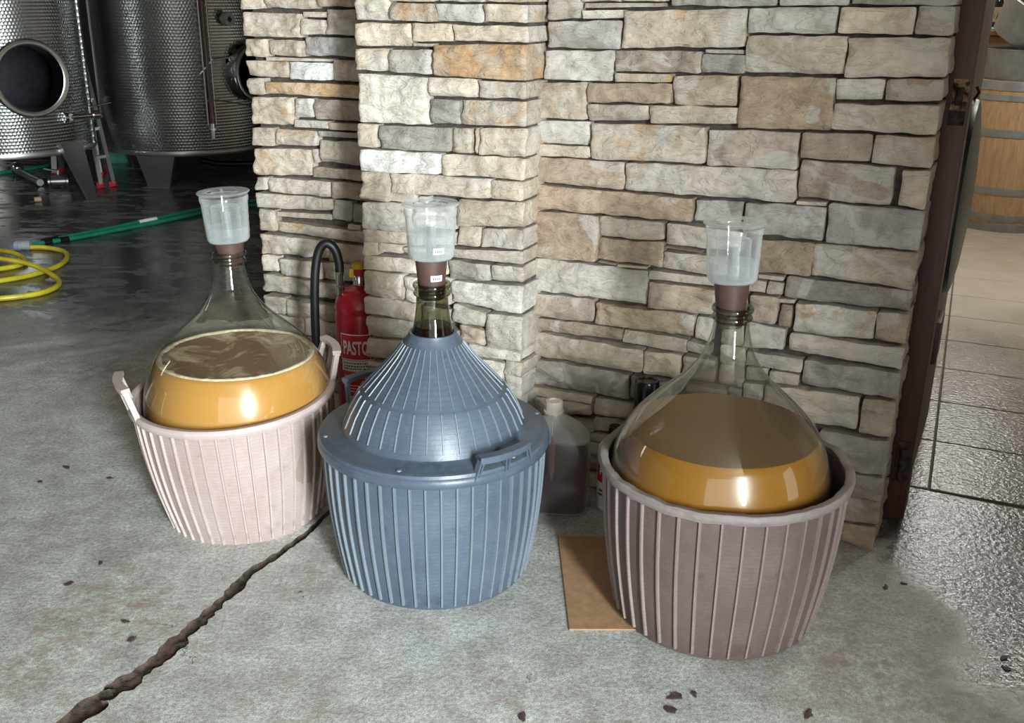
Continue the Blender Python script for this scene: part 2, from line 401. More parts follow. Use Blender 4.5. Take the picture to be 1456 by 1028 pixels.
m_surface('must_surface', (.165, .080, .018), (.20, .10, .028), .4, .7)
plain('foam', (.78, .64, .45), .8, 0, .2, 60, .6)
glassy('demijohn_glass', (.95, .965, .935), (.25, .29, .23), 1.6, p=2.5, haze=.012, hazecol=(.85, .85, .78), hedge=.05)
glassy('neck_glass', (.72, .75, .66), (.10, .12, .085), 1.6, p=1.5)
glassy('olive_glass', (.58, .57, .44), (.10, .10, .06), p=2.0)
glassy('clear_plastic', (.995, .997, .997), (.975, .985, .985), 1.40, .04, .05, (.97, 1.0, 1.0), 2.2, .60)
glassy('airlock_water', (.98, .99, .99), (.95, .97, .97), 1.2, .02, .13, (.95, 1., 1.), 1.5)
def m_jug():
    """blow-moulded milky plastic; where wine stands behind the wall it shows through"""
    t = glassy('jug_plastic', (.93, .92, .92), (.8, .8, .8), 1.4, .22, .10, (.80, .82, .80), 2.0)
    sp = t.n('SeparateXYZ'); t.l(t.n('TexCoord'), 'Object', sp, 0)
    up = t.n('MapRange', interpolation_type='SMOOTHSTEP'); t.l(sp, 'Z', up, 0); up.inputs[1].default_value = .220; up.inputs[2].default_value = .234; up.inputs[3].default_value = .09; up.inputs[4].default_value = .62
    for nd in t.t.nodes:
        if nd.type == 'MATH' and nd.operation == 'MULTIPLY_ADD' and abs(nd.inputs[2].default_value-.10) < 1e-6: t.l(up, 0, nd, 2)
m_jug()
glassy('sight_glass', (.9, .93, .93), (.5, .55, .55), 1.45)

def m_wood(name, c0, c1, sc=(14, 14, 1.2), rough=.55, bump=.25):
    t = NT(name); tc = t.n('TexCoord'); oi = t.n('ObjectInfo')
    mp = t.n('Mapping'); t.l(tc, 'Object', mp, 0); mp.inputs['Scale'].default_value = sc
    ad = t.n('VectorMath', operation='ADD'); t.l(mp, 0, ad, 0); t.l(oi, 'Random', ad, 1)
    n1 = t.noise((ad, 0), 3, 6, .65, .6); n2 = t.noise((ad, 0), 14, 4, .6)
    r = t.ramp([(.3, c0), (.7, c1)]); t.l(n1, 'Fac', r, 0)
    t.set(Base_Color=(r, 0), Roughness=rough); t.bump((n2, 'Fac'), bump, .002)
m_wood('jamb_wood', (.040, .014, .010), (.085, .032, .022), (30, 30, 1.5), .5)
m_wood('oak', (.33, .20, .10), (.52, .35, .20), (20, 20, 2.0))
m_wood('shelf_wood', (.22, .10, .04), (.32, .16, .07), (3, 14, 14))
plain('rusty_iron', (.055, .040, .032), .75, .5, .6, 45, .8)
plain('rust_gold', (.24, .15, .075), .75, .3, .7, 60, .8)

# ---------------------------------------------------------------- floor with its open joint
joint = [(-1.62, .30), (-1.25, 1.0), (-.902, 1.705), (-.845, 1.80), (-.795, 1.90), (-.757, 2.006), (-.711, 2.136), (-.675, 2.265), (-.611, 2.388), (-.558, 2.503), (-.507, 2.67), (-.47, 2.84), (-.445, 3.02)]
J = spline([(x, y, 0) for x, y in joint], 14)
jl, jr = [], []
for i, p in enumerate(J):
    t = (J[min(i+1, len(J)-1)]-J[max(i-1, 0)]).normalized(); s = Vector((-t.y, t.x, 0))
    k = max(0, min(1, (p.y-1.6)/1.3)); w = .029*(1-k)**1.3+.0035
    wl = w*(.75+.9*abs(noise.noise(Vector((p.x*14, p.y*14, 1))))+.5*noise.noise(Vector((p.x*45, p.y*45, 4))))
    wr = w*(.75+1.1*abs(noise.noise(Vector((p.x*11, p.y*11, 7))))+.6*noise.noise(Vector((p.x*50, p.y*50, 9))))
    jl.append(p+s*max(.001, wl)); jr.append(p-s*max(.001, wr))
def slab(name, outline, edge, flip):
    bm = bmesh.new(); vs = [bm.verts.new(v) for v in outline]; f = bm.faces.new(vs)
    if f.normal.z < 0: f.normal_flip()
    e = [bm.verts.new(v) for v in edge]; b = [bm.verts.new((v.x, v.y, -.035)) for v in edge]
    for i in range(len(e)-1):
        bm.faces.new((e[i], e[i+1], b[i+1], b[i]) if flip else (e[i+1], e[i], b[i], b[i+1]))
    bm.normal_update(); bmesh.ops.triangulate(bm, faces=[x for x in bm.faces if len(x.verts) > 4])
    for x in bm.faces:
        if abs(x.normal.z) > .5 and x.normal.z < 0: x.normal_flip()
    for x in bm.faces: x.material_index = 0 if abs(x.normal.z) > .5 else 1
    me = bpy.data.meshes.new(name); bm.to_mesh(me); bm.free(); me.materials.append(MATS['concrete']); me.materials.append(MATS['crumbled_filler']); return me
far = [Vector((-.10, 3.6, 0)), Vector((3.4, 14, 0))]
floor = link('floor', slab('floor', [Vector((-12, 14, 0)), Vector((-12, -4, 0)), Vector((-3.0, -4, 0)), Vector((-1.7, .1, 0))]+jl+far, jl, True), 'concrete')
tag(floor, 'worn stained concrete floor with a long open joint', kind='structure')
d1 = wp(2.6, .45); d0 = wp(-.3, .45)
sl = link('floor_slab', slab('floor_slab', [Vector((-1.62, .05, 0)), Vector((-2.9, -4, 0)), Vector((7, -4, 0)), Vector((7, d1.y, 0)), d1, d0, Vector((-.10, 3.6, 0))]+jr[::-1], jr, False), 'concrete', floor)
fv, ff = [], []
for i, (a, b) in enumerate(zip(jl, jr)):
    for k in range(7):
        q = a.lerp(b, k/6); h = -.009+.006*noise.noise(q*60)+.006*noise.noise(q*25)+(.005 if k in (0, 6) else 0)
        fv.append((q.x, q.y, h))
for i in range(len(jl)-1):
    for k in range(6): fv and ff.append((i*7+k, i*7+k+1, (i+1)*7+k+1, (i+1)*7+k))
link('joint_filler', mesh('joint_filler', fv, ff), 'crumbled_filler', floor)

# ---------------------------------------------------------------- dry-stone cladding
COLS = {'b': (.58, .50, .41), 't': (.465, .37, .29), 'g': (.405, .365, .32), 'w': (.67, .62, .545), 'W': (.80, .80, .77), 'o': (.60, .47, .33)}
RUST = {'r': .55}
def stone(parent, ul, ur, tl, tr, bl, br, code, depth=.05, side=None):
    """one split-face block; local x = along wall, y = into wall, z = up (metres)"""
    rnd = random.Random(int((ul*7.1+tl*3.3)*1000)); sd = Vector((rnd.uniform(0, 90), rnd.uniform(0, 90), rnd.uniform(0, 90)))
    g = rnd.uniform(.0006, .0024); ul += g; ur -= g; tl -= g; tr -= g; bl += g; br += g
    Wd = ur-ul; Hh = max(.004, ((tl-bl)+(tr-br))/2)
    nx = max(4, min(60, int(Wd/.0075))); nz = max(3, min(26, int(Hh/.0075)))
    prot = rnd.uniform(-.003, .007); if_small = min(1.0, Hh/.05)
    slx, slz = rnd.uniform(-.006, .006), rnd.uniform(-.006, .006)
    vs, fs = [], []; idx = {}
    for i in range(nx+1):
        s = i/nx
        for k in range(nz+1):
            t = k/nz
            x = ul+Wd*s; z = (bl*(1-s)+br*s)*(1-t)+(tl*(1-s)+tr*s)*t
            # ragged outline
            jz = .0035*if_small*noise.noise(sd+Vector((x*22, 3 if t > .5 else 8, 0))); jx = .004*if_small*noise.noise(sd+Vector((5 if s > .5 else 2, z*24, 0)))
            e = min(x-ul, ur-x, (z-(bl*(1-s)+br*s)), ((tl*(1-s)+tr*s)-z)); e = max(0, e)
            # rounded corners
            cx = min(s, 1-s)*Wd; cz = min(t, 1-t)*Hh; rc = .005*if_small
            if cx < rc and cz < rc:
                q = math.hypot(rc-cx, rc-cz)
                if q > rc*.75: f = .35*(q-rc*.75)/rc; x += (rc-cx)*f*(1 if s < .5 else -1); z += (rc-cz)*f*(1 if t < .5 else -1)
            if t in (0, 1): z += jz*(1 if 0 < s < 1 else .4)
            if s in (0, 1): x += jx*(1 if 0 < t < 1 else .4)
            P = sd+Vector((x*11, 0, z*17)); h = .009*noise.fractal(P, .9, 2.1, 4)+.004*noise.noise(sd+Vector((x*45, 1, z*60)))
            led = noise.noise(sd+Vector((x*7, 9, z*24))); h += .007*(1 if led > .12 else (0 if led < .02 else (led-.02)/.1))
            d = prot+h*if_small+slx*(s-.5)+slz*(t-.5)-.0065*if_small*math.exp(-e/.0030)
            idx[i, k] = len(vs); vs.append((x, -d, z))
    for i in range(nx):
        for k in range(nz): fs.append((idx[i, k], idx[i+1, k], idx[i+1, k+1], idx[i, k+1]))
    ring = [(i, 0) for i in range(nx+1)]+[(nx, k) for k in range(1, nz+1)]+[(i, nz) for i in range(nx-1, -1, -1)]+[(0, k) for k in range(nz-1, 0, -1)]
    rows = 8 if side else 1; prev = [idx[q] for q in ring]
    for rw in range(1, rows+1):
        cur = []
        for q in ring:
            x, y, z = vs[idx[q]]; f = rw/rows; y2 = y+(depth-y)*f
            if side and rw < rows+1:
                n_ = .007*noise.fractal(sd+Vector((z*14, y2*16, 4)), .9, 2, 3)
                if q[0] == nx and side == 'R': x += n_-.002
                if q[0] == 0 and side == 'L': x -= n_-.002
            cur.append(len(vs)); vs.append((x, y2, z))
        L = len(ring)
        for j in range(L): fs.append((prev[j], cur[j], cur[(j+1) % L], prev[(j+1) % L])[::-1])
        prev = cur
    o = link('stone', mesh('stone', vs, fs, auto=60), 'stone', parent)
    c = COLS[code[0]]; k = rnd.uniform(.86, 1.12); wv = rnd.uniform(-.02, .02)
    ru = .62 if code[0] == 'o' else (.36 if 'r' in code else rnd.choice((0, 0, 0, .08, .15)))
    o.color = (c[0]*k+wv, c[1]*k, c[2]*k-wv, ru); return o
def parse(s):
    out = []
    for l in s.split():
        q = l.split(','); out.append([int(x)/1000 for x in q[:6]]+[q[6]])
    return out
def fill(parent, lst, u_a, u_b, top, depth, seed, side=None, right_edge=None):
    """generic courses wherever no listed stone stands (behind the baskets, above the lintel line)"""
    rnd = random.Random(seed); st = .01; NU = int(round((u_b-u_a)/st)); NV = int(round(top/st))
    occ = [[False]*NU for _ in range(NV)]
    for ul, ur, tl, tr, bl, br, _ in lst:
        for i in range(NU):
            x = u_a+(i+.5)*st
            if not ul-.004 < x < ur+.004: continue
            s = (x-ul)/max(.001, ur-ul); lo, hi = bl+(br-bl)*s, tl+(tr-tl)*s
            for k in range(max(0, int(lo/st-.3)), min(NV, int(hi/st+.8))): occ[k][i] = True
    out = []
    for k in range(NV):
        i = 0
        while i < NU:
            if occ[k][i]: i += 1; continue
            hmax = rnd.choice((4, 5, 6, 7, 8, 9)); wmax = rnd.choice((12, 16, 20, 26, 32)); w = 0
            while i+w < NU and not occ[k][i+w] and w < wmax: w += 1
            if 0 < NU-(i+w) < 6 and all(not occ[k][x] for x in range(i, NU)): w = NU-i
            h = 1
            while k+h < NV and h < hmax and not any(occ[k+h][x] for x in range(i, i+w)): h += 1
            for a in range(k, k+h):
                for b in range(i, i+w): occ[a][b] = True
            if w >= 3 and h >= 2: out.append([u_a+i*st, u_a+(i+w)*st, (k+h)*st, (k+h)*st, k*st, k*st, rnd.choice('bbbtgwbt')])
            i += w
    return out
def clad(name, label, lst, u_a, u_b, n_off, thick, seed, side=None, stone_depth=.05):
    TOP = 2.0
    w = link(name, box(name, u_a+.012, u_b-.012, .035, thick, 0, TOP+1.3), 'mortar'); M = WM.copy(); M.translation = P0+N*n_off; w.matrix_world = M
    tag(w, label, kind='structure')
    l2 = []
    for q in lst:
        q = list(q)
        if q[2] > 1.40: q[2] += .045; q[3] += .045
        if q[1] > u_b-.03: q[1] = u_b
        if q[0] < u_a+.02: q[0] = u_a
        l2.append(q)
    for q in l2+fill(None, l2, u_a, u_b, TOP, .05, seed):
        sd = 'R' if side and 'R' in side and q[1] > u_b-.02 else ('L' if side and 'L' in side and q[0] < u_a+.02 else None)
        stone(w, *q[:6], q[6], stone_depth if sd else .05, sd)
    return w
STR = """-1021,-925,1428,1428,1346,1351,g
-923,-813,1413,1415,1394,1396,b
-811,-690,1415,1416,1396,1398,b
-918,-699,1392,1396,1377,1384,b
-682,-418,1422,1424,1387,1391,g
-921,-808,1373,1377,1351,1356,w
-1023,-810,1346,1352,1274,1277,gr
-808,-484,1375,1385,1281,1294,br
-1026,-827,1270,1275,1191,1196,w
-827,-590,1277,1284,1221,1226,t
-582,-486,1287,1289,1277,1277,g
-590,-480,1275,1276,1229,1231,g
-822,-668,1219,1222,1195,1201,br
-1039,-897,1184,1192,1086,1092,b
-896,-663,1191,1200,1138,1147,t
-663,-494,1220,1229,1145,1148,t
-895,-722,1137,1144,1090,1100,b
-720,-483,1142,1150,1093,1104,b
-489,-254,1228,1232,1096,1105,t
-1034,-887,1084,1090,1019,1024,w
-1036,-883,1019,1023,984,991,b
-881,-564,1086,1096,989,1002,br
-561,-325,1091,1100,996,1005,t
-1037,-784,982,988,913,911,t
-780,-324,987,1004,913,922,b
-1043,-583,905,911,833,845,t
-581,-453,907,912,846,844,g
-449,-243,912,920,832,831,g
-411,-246,1424,1426,1391,1396,b
-244,-19,1426,1428,1398,1399,g
-483,-272,1386,1394,1327,1330,w
-269,-97,1393,1397,1332,1332,b
-95,-14,1397,1398,1335,1334,b
-481,-239,1324,1328,1235,1238,b
-239,-13,1325,1330,1234,1242,b
-257,-144,1231,1235,1177,1184,w
-143,-11,1235,1241,1182,1187,t
-258,-9,1173,1181,1108,1110,b
-323,-155,1100,1104,1035,1036,t
-153,-7,1104,1106,1034,1034,t
-319,-93,1032,1030,936,937,t
-79,-10,1027,1029,938,935,b
-320,-245,930,932,917,920,b
-239,-10,931,933,828,834,g
-1045,-854,829,834,694,703,t
-854,-661,834,836,773,785,b
-656,-444,836,834,776,779,b
-854,-659,770,781,713,710,t
-656,-553,774,767,765,762,t
-660,-443,757,759,710,712,b
-848,-792,708,707,702,700,b
-790,-703,706,708,697,700,b
-1042,-699,691,696,592,596,w
-699,-439,699,703,672,678,b
-694,-498,668,669,592,599,t
-1044,-855,586,593,516,523,t
-852,-557,586,592,520,525,t
-555,-504,588,589,525,520,br
-1046,-766,512,517,469,481,t
-764,-573,515,516,478,475,b
-575,-506,515,512,481,479,b
-1047,-701,465,465,385,395,b
-697,-588,464,465,397,396,b
-586,-488,468,471,400,403,t
-1043,-735,377,385,295,304,g
-733,-616,383,379,308,312,g
-1038,-848,291,295,265,271,b
-1037,-845,261,268,192,238,b
-843,-717,292,298,238,249,b
-841,-707,231,245,186,199,g
-412,-262,815,823,730,740,t
-264,-10,824,829,740,737,b
-398,-328,728,731,714,716,b
-419,-373,709,709,677,677,b
-371,-327,712,713,677,680,b
-324,-9,731,733,674,679,g
-413,-338,670,673,599,599,t
-341,-295,669,672,657,660,b
-333,-298,654,658,592,590,t
-293,-91,665,670,583,591,wr
-89,-5,669,675,594,591,t
-300,-7,579,580,530,523,b
-416,-311,593,587,523,530,w
-410,-257,511,511,468,474,b
-254,-6,512,514,445,444,g
-406,-345,467,471,427,433,b
-343,-261,465,468,431,436,b
-351,-101,425,434,336,335,b
-97,-3,430,434,333,332,b
-195,0,320,325,212,225,g
-130,0,217,221,143,151,g
-121,5,140,148,67,78,t
-112,4,65,70,1,1,t"""
STP = """-1562,-1450,1412,1413,1334,1336,b
-1446,-1304,1413,1415,1387,1389,b
-1298,-1153,1415,1416,1388,1388,b
-1150,-1035,1416,1418,1391,1390,b
-1447,-1309,1385,1385,1339,1336,br
-1307,-1161,1385,1386,1340,1338,g
-1156,-1034,1387,1387,1340,1339,br
-1566,-1382,1330,1333,1266,1271,b
-1379,-1255,1333,1334,1286,1287,b
-1377,-1315,1282,1282,1271,1272,b
-1251,-1033,1332,1334,1289,1291,b
-1566,-1464,1262,1265,1200,1202,b
-1463,-1319,1263,1267,1199,1197,g
-1315,-1032,1278,1289,1197,1195,o
-1567,-1333,1192,1192,1055,1060,w
-1330,-1180,1193,1195,1139,1143,b
-1178,-1031,1192,1192,1143,1147,b
-1331,-1230,1134,1137,1066,1068,g
-1228,-1030,1136,1143,1071,1076,br
-1566,-1502,1053,1055,984,985,b
-1499,-1259,1052,1060,981,991,g
-1259,-1190,1060,1064,990,992,b
-1187,-1174,1065,1064,992,992,b
-1172,-1028,1064,1071,992,995,b
-1567,-1296,979,987,913,926,W
-1293,-1027,985,992,926,933,b
-1565,-1464,912,919,831,832,b
-1458,-1133,919,927,860,874,b
-1137,-1027,925,931,872,877,b
-1467,-1378,859,863,834,838,b
-1568,-1393,821,834,740,749,w
-1389,-1242,838,849,759,772,w
-1240,-1033,861,871,785,801,b
-1567,-1362,739,751,701,712,b
-1514,-1429,705,706,676,679,b
-1565,-1516,702,706,660,663,b
-1362,-1242,756,768,718,726,b
-1239,-1166,784,788,731,733,b
-1164,-1030,788,797,733,738,b
-1425,-1029,703,736,682,696,b
-1274,-1135,684,685,620,632,g
-1132,-1031,686,692,637,643,b
-1563,-1375,658,669,615,626,b
-1371,-1275,679,684,630,633,b
-1565,-1430,612,618,534,536,b
-1427,-1376,614,616,536,534,w
-1373,-1264,620,628,541,543,b
-1262,-1030,620,632,557,552,w
-1568,-1375,530,533,472,477,b
-1569,-1383,467,474,399,415,b
-1264,-1148,549,541,491,489,b
-1146,-1031,538,540,429,436,b
-1236,-1149,492,487,435,436,b
-1572,-1431,395,404,331,341,b
-1207,-1030,437,435,393,409,w"""
STL = """-2168,-2073,1406,1407,1351,1355,b
-2070,-1873,1407,1410,1357,1356,br
-1871,-1683,1410,1412,1366,1366,t
-2171,-1931,1345,1345,1269,1269,b
-1925,-1837,1351,1352,1333,1332,b
-1926,-1838,1327,1327,1279,1282,b
-1836,-1687,1360,1362,1282,1284,br
-2172,-2073,1262,1265,1204,1206,b
-2070,-1928,1263,1264,1213,1210,b
-1924,-1690,1275,1278,1218,1220,g
-2080,-1821,1208,1211,1195,1202,b
-2169,-1996,1194,1196,1145,1144,br
-1993,-1823,1196,1198,1141,1144,W
-1820,-1693,1209,1212,1144,1145,tr
-2172,-2097,1138,1141,1084,1086,b
-2094,-1696,1131,1141,1091,1093,o
-2174,-1990,1076,1086,986,993,br
-1985,-1902,1083,1086,1018,1023,w
-1899,-1699,1085,1090,1020,1026,tr
-1984,-1844,1014,1018,988,991,b
-1842,-1701,1014,1019,991,995,t
-2176,-2071,977,982,915,919,b
-2068,-1896,979,982,926,932,br
-1892,-1702,984,990,965,973,g
-1890,-1704,955,966,882,884,g
-1918,-1895,923,924,878,877,b
-2179,-1921,909,922,816,832,br
-1919,-1707,866,877,829,839,t
-2175,-2110,810,815,764,770,b
-2107,-1850,814,822,766,768,b
-1847,-1708,825,832,766,773,t
-2173,-1848,757,764,704,726,br
-1846,-1767,764,767,696,697,g
-1765,-1680,758,762,694,699,g
-2179,-2088,703,706,621,627,b
-2084,-1851,699,712,682,693,b
-2088,-1683,665,676,628,624,br
-2178,-1873,615,619,542,559,b
-1869,-1686,616,621,551,563,t
-2175,-2092,537,539,476,483,b
-2089,-1905,534,541,474,479,b
-1902,-1688,544,559,483,497,b
-2181,-1691,468,475,407,423,br
-2179,-2067,393,395,324,333,b
-2065,-1860,391,393,326,333,b
-1858,-1695,403,408,333,343,b
-2142,-2001,324,328,258,264,b
-1998,-1697,330,328,265,274,b"""
clad('wall_right', 'wall of rough beige split stone blocks beside the doorway', parse(STR), -1.05, -.013, 0, .30, 3, 'R', .17)
clad('wall_middle', 'projecting pale stone pier between the two wall faces', parse(STP), -1.57, -1.03, -.105, .34, 5, 'RL', .14)
lL = parse(STL)
for q in lL:
    if q[1] > -1.74: q[1] = -1.55
clad('wall_left', 'recessed stone wall face ending at the tank hall', lL, -2.165, -1.54, .13, .20, 9, 'L', .15)

# ---------------------------------------------------------------- rest of the shell
def wallbox(name, u_a, u_b, n_a, n_b, z0, z1, mat, label):
    o = link(name, box(name, u_a, u_b, n_a, n_b, z0, z1), mat); o.matrix_world = WM.copy(); return tag(o, label, kind='structure')
wallbox('wall_divider', -.95, -.66, .30, 5.6, -.05, 3.3, 'room_plaster', 'plain wall between tank hall and tiled room')
wallbox('wall_back', -12, 5.4, 6.6, 6.8, 0, 3.3, 'hall_plaster', 'dark back wall of the tank hall')
wallbox('wall_room', -.95, 4.2, 5.55, 5.75, -.05, 3.3, 'room_plaster', 'cream wall behind the oak barrel')
wallbox('wall_far', 3.9, 4.2, .45, 5.6, -.05, 3.3, 'room_plaster', 'side wall of the tiled room')
wallbox('wall_side', 1.35, 4.2, .18, .44, 0, 3.3, 'plaster', 'wall on the far side of the doorway')
wallbox('wall_lintel', 0.0, 1.35, .18, .44, 2.2, 3.3, 'plaster', 'wall above the doorway')
b = link('wall_hall', box('wall_hall', -7.7, -7.5, -4, 14, 0, 3.3), 'hall_plaster'); tag(b, 'dark side wall of the tank hall', kind='structure')
b = link('wall_front_blocker', box('wall_front_blocker', 2.5, 7, -3.45, -3.2, 0, 3.3), 'plaster'); tag(b, 'unseen wall beside the gate, added to block light', kind='structure')  # out of view, added to hold light back from the right
b = link('wall_gate_blocker', box('wall_gate_blocker', -7.6, -1.9, -3.45, -3.2, 0, 3.3), 'plaster'); tag(b, 'unseen wall on the other side of the gate, added to darken tank reflections', kind='structure')  # out of view, added so the tanks reflect something dark
b = link('wall_cross_blocker', box('wall_cross_blocker', 1.35, 5.5, -.95, -.8, 0, 3.3), 'plaster'); tag(b, 'unseen cross wall added behind the viewer to shade the right side', kind='structure')  # unseen blocker, added to keep gate light off the right side
b = link('ceiling', box('ceiling', -8, 8, -4.2, 14, 3.3, 3.45), 'ceiling_board'); tag(b, 'brown boarded ceiling', kind='structure')

# tiled floor: each tile its own slab on a grout bed
tf = link('floor_tiled', box('floor_tiled', -.7, 4.0, .45, 5.6, -.05, -.006), 'grout'); tf.matrix_world = WM.copy(); tag(tf, 'beige stone-look tiled floor through the doorway', kind='structure')
tm = box('tile', .0035, .3895, .0035, .3895, -.012, .001, .0015, 1)
for i in range(-2, 9):
    for k in range(0, 14):
        x, y = i*.393, k*.393; a = .045
        if k == 0 or y > 0: link('tile', tm, 'floor_tile', tf, (.085+x*math.cos(a)-y*math.sin(a), .462+x*math.sin(a)+y*math.cos(a), 0), a)
# doorway frame: jamb post with its old strap hinges
jb = link('door_1', box('door_1', -.022, .038, .178, .30, .02, 2.2, .004), 'jamb_wood'); jb.matrix_world = WM.copy(); tag(jb, 'dark red-brown wooden door jamb at the wall end', kind='structure')
def hinge(z, hgt, gold, kn):
    me = box('hinge_plate', -.006, .032, .1735, .1785, z, z+hgt, .001, 1); h = link('hinge_plate', me, 'rust_gold' if gold else 'rusty_iron', jb)
    if kn:
        link('hinge_pin', tube('hinge_pin', [(.013, .168, z+.012), (.013, .168, z+hgt-.02)], .009), 'rusty_iron', h)
    for a, b_ in ((.000, .018), (.026, .018), (.002, hgt-.015), (.026, hgt-.012)):
        link('screw', lathe('screw', [(0, .0), (.0042, 0), (.0042, .0014), (0, .0022)], 10), 'rusty_iron', h).matrix_local = T(a, .1735, z+b_) @ Matrix.Rotation(PI/2, 4, 'X')
hinge(1.155, .075, True, True); hinge(1.118, .034, False, False); hinge(.135, .125, False, True)

# ---------------------------------------------------------------- demijohns in plastic baskets
def basket(name, label, loc, rb, rt, h, nr, mats, handles, rotz=0, tilt=(0, 0), wavy=0.0, rim=True):
    body, ribm, rimm = mats
    t = thing(name, label, 'basket', loc, rotz); t.rotation_euler = (tilt[0], tilt[1], rotz)
    def rad(z): f = z/h; return rb+(rt-.014-rb)*f+.010*math.sin(PI*f)
    zs = [h*i/14 for i in range(15)]
    prof = [(0, .004), (rb*.92, .004), (rb*.985, .0)]+[(rad(z), z+.006) for z in zs[:-1]]+[(rad(h), h-.004)]
    prof += [(rad(z)-.005, z+.010) for z in zs[::-1][1:]]+[(0, .012)]
    link('basket_wall', lathe('basket_wall', prof, 96), body, t)
    # rim: rolled lip
    R0 = rt-.014; rp = [(R0-.006, h-.012), (R0+.006, h-.016), (rt-.003, h-.016), (rt, h-.010), (rt, h+.001), (rt-.004, h+.006), (R0-.003, h+.006), (R0-.008, h+.002)]
    me = lathe('rim', rp, 120, close=True)
    for v in me.vertices:
        a = math.atan2(v.co.y, v.co.x); f_ = 1+wavy*1.2*noise.noise(Vector((math.cos(a)*26, math.sin(a)*26, v.co.z*90))); v.co.x *= f_; v.co.y *= f_; v.co.z += wavy*noise.noise(Vector((math.cos(a)*4, math.sin(a)*4, 2)))+wavy*.5*noise.noise(Vector((math.cos(a)*22, math.sin(a)*22, 5)))
    link('rim', me, rimm, t)
    # ribs: slim raised strips, one by one
    K = 12; vs = []; fs = []; w = .0026; d = .0075
    for i in range(K+1):
        z = .012+(h-.026)*i/K; r = rad(z-.006)-.0015
        vs += [(r, -w*1.5, z), (r+d, -w*.8, z), (r+d, w*.8, z), (r, w*1.5, z)]
    for i in range(K):
        for k in range(3): fs.append((i*4+k, i*4+k+1, i*4+k+5, i*4+k+4))
    fs += [(3, 2, 1, 0), (K*4, K*4+1, K*4+2, K*4+3)]
    rm = mesh('rib', vs, fs, auto=30)
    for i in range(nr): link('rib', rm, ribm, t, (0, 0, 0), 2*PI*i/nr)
    for hd in handles: hd(t, rt, h, rimm)
    return t
def bar_handle(ang, lean, width, height, posts=3):
    """flat grip bar carried on three posts that rise from the rim, leaning outwards"""
    def f(t, rt, h, mat):
        up = Vector((math.sin(lean), 0, math.cos(lean))); R_ = rt-.008
        def P(s, k): a = s*width/2/R_; return Vector((R_*math.cos(a), R_*math.sin(a), h))+up*k-Vector((0, s*width*.07*k/height, 0))
        ms = []
        for i in range(posts):
            s = -1+2*i/(posts-1)
            for e in (-.5, .5): ms.append(tube('x', [P(s, -.004)+Vector((0, e*.009, 0)), P(s*.96, height-.006)+Vector((0, e*.009, 0))], .003, flat=(.005, .014)))
            ms.append(tube('x', [P(s, -.004)-up*.0, P(s*.96, height-.006)], .003, flat=(.006, .005)))
        g = [P(-1.06+2.12*i/10, height) for i in range(11)]
        ms.append(tube('x', [q-up*.005 for q in g], .007, flat=(.020, .006)))
        o = link('handle', join('handle', ms), mat, t, (0, 0, 0), ang)
        g1 = tube('grip', g, .007, flat=(.023, .008))
        g2 = tube('grip', [q-up*.006+Vector((.009, 0, 0)) for q in g], .004, flat=(.004, .013))
        link('grip', join('grip', [g1, g2]), mat, o)
    return f

GP = [(.0, .025), (.10, .022), (.17, .032), (.215, .075), (.243, .15), (.255, .23), (.258, .31), (.254, .365), (.243, .41), (.224, .455), (.198, .492), (.165, .526), (.130, .558), (.098, .588), (.074, .618), (.058, .646), (.048, .674), (.0415, .702), (.0385, .722)]
def smooth_prof(pts, n=4): return [(max(0, p.x), p.z) for p in spline([(r, 0, z) for r, z in pts], n)]
GS = smooth_prof(GP)
GM = smooth_prof([(.0, .025), (.12, .022), (.19, .035), (.222, .1), (.230, .2), (.228, .30), (.208, .385), (.178, .44), (.140, .492), (.108, .535), (.080, .572), (.060, .606), (.049, .64), (.0425, .675), (.0395, .70), (.0385, .722)])
def r_at(z, off=0, G=None):
    best = 0; G = G or GS
    for (r1, z1), (r2, z2) in zip(G, G[1:]):
        if z1 <= z <= z2 and z2 > z1: best = r1+(r2-r1)*(z-z1)/(z2-z1)
    return best-off
LIP = [(.0385, .722), (.0405, .727), (.0445, .729), (.0455, .733), (.0435, .737), (.0400, .739), (.0395, .743), (.0440, .745), (.0465, .749), (.0465, .754), (.0440, .757), (.0370, .757), (.0335, .752), (.0325, .72)]
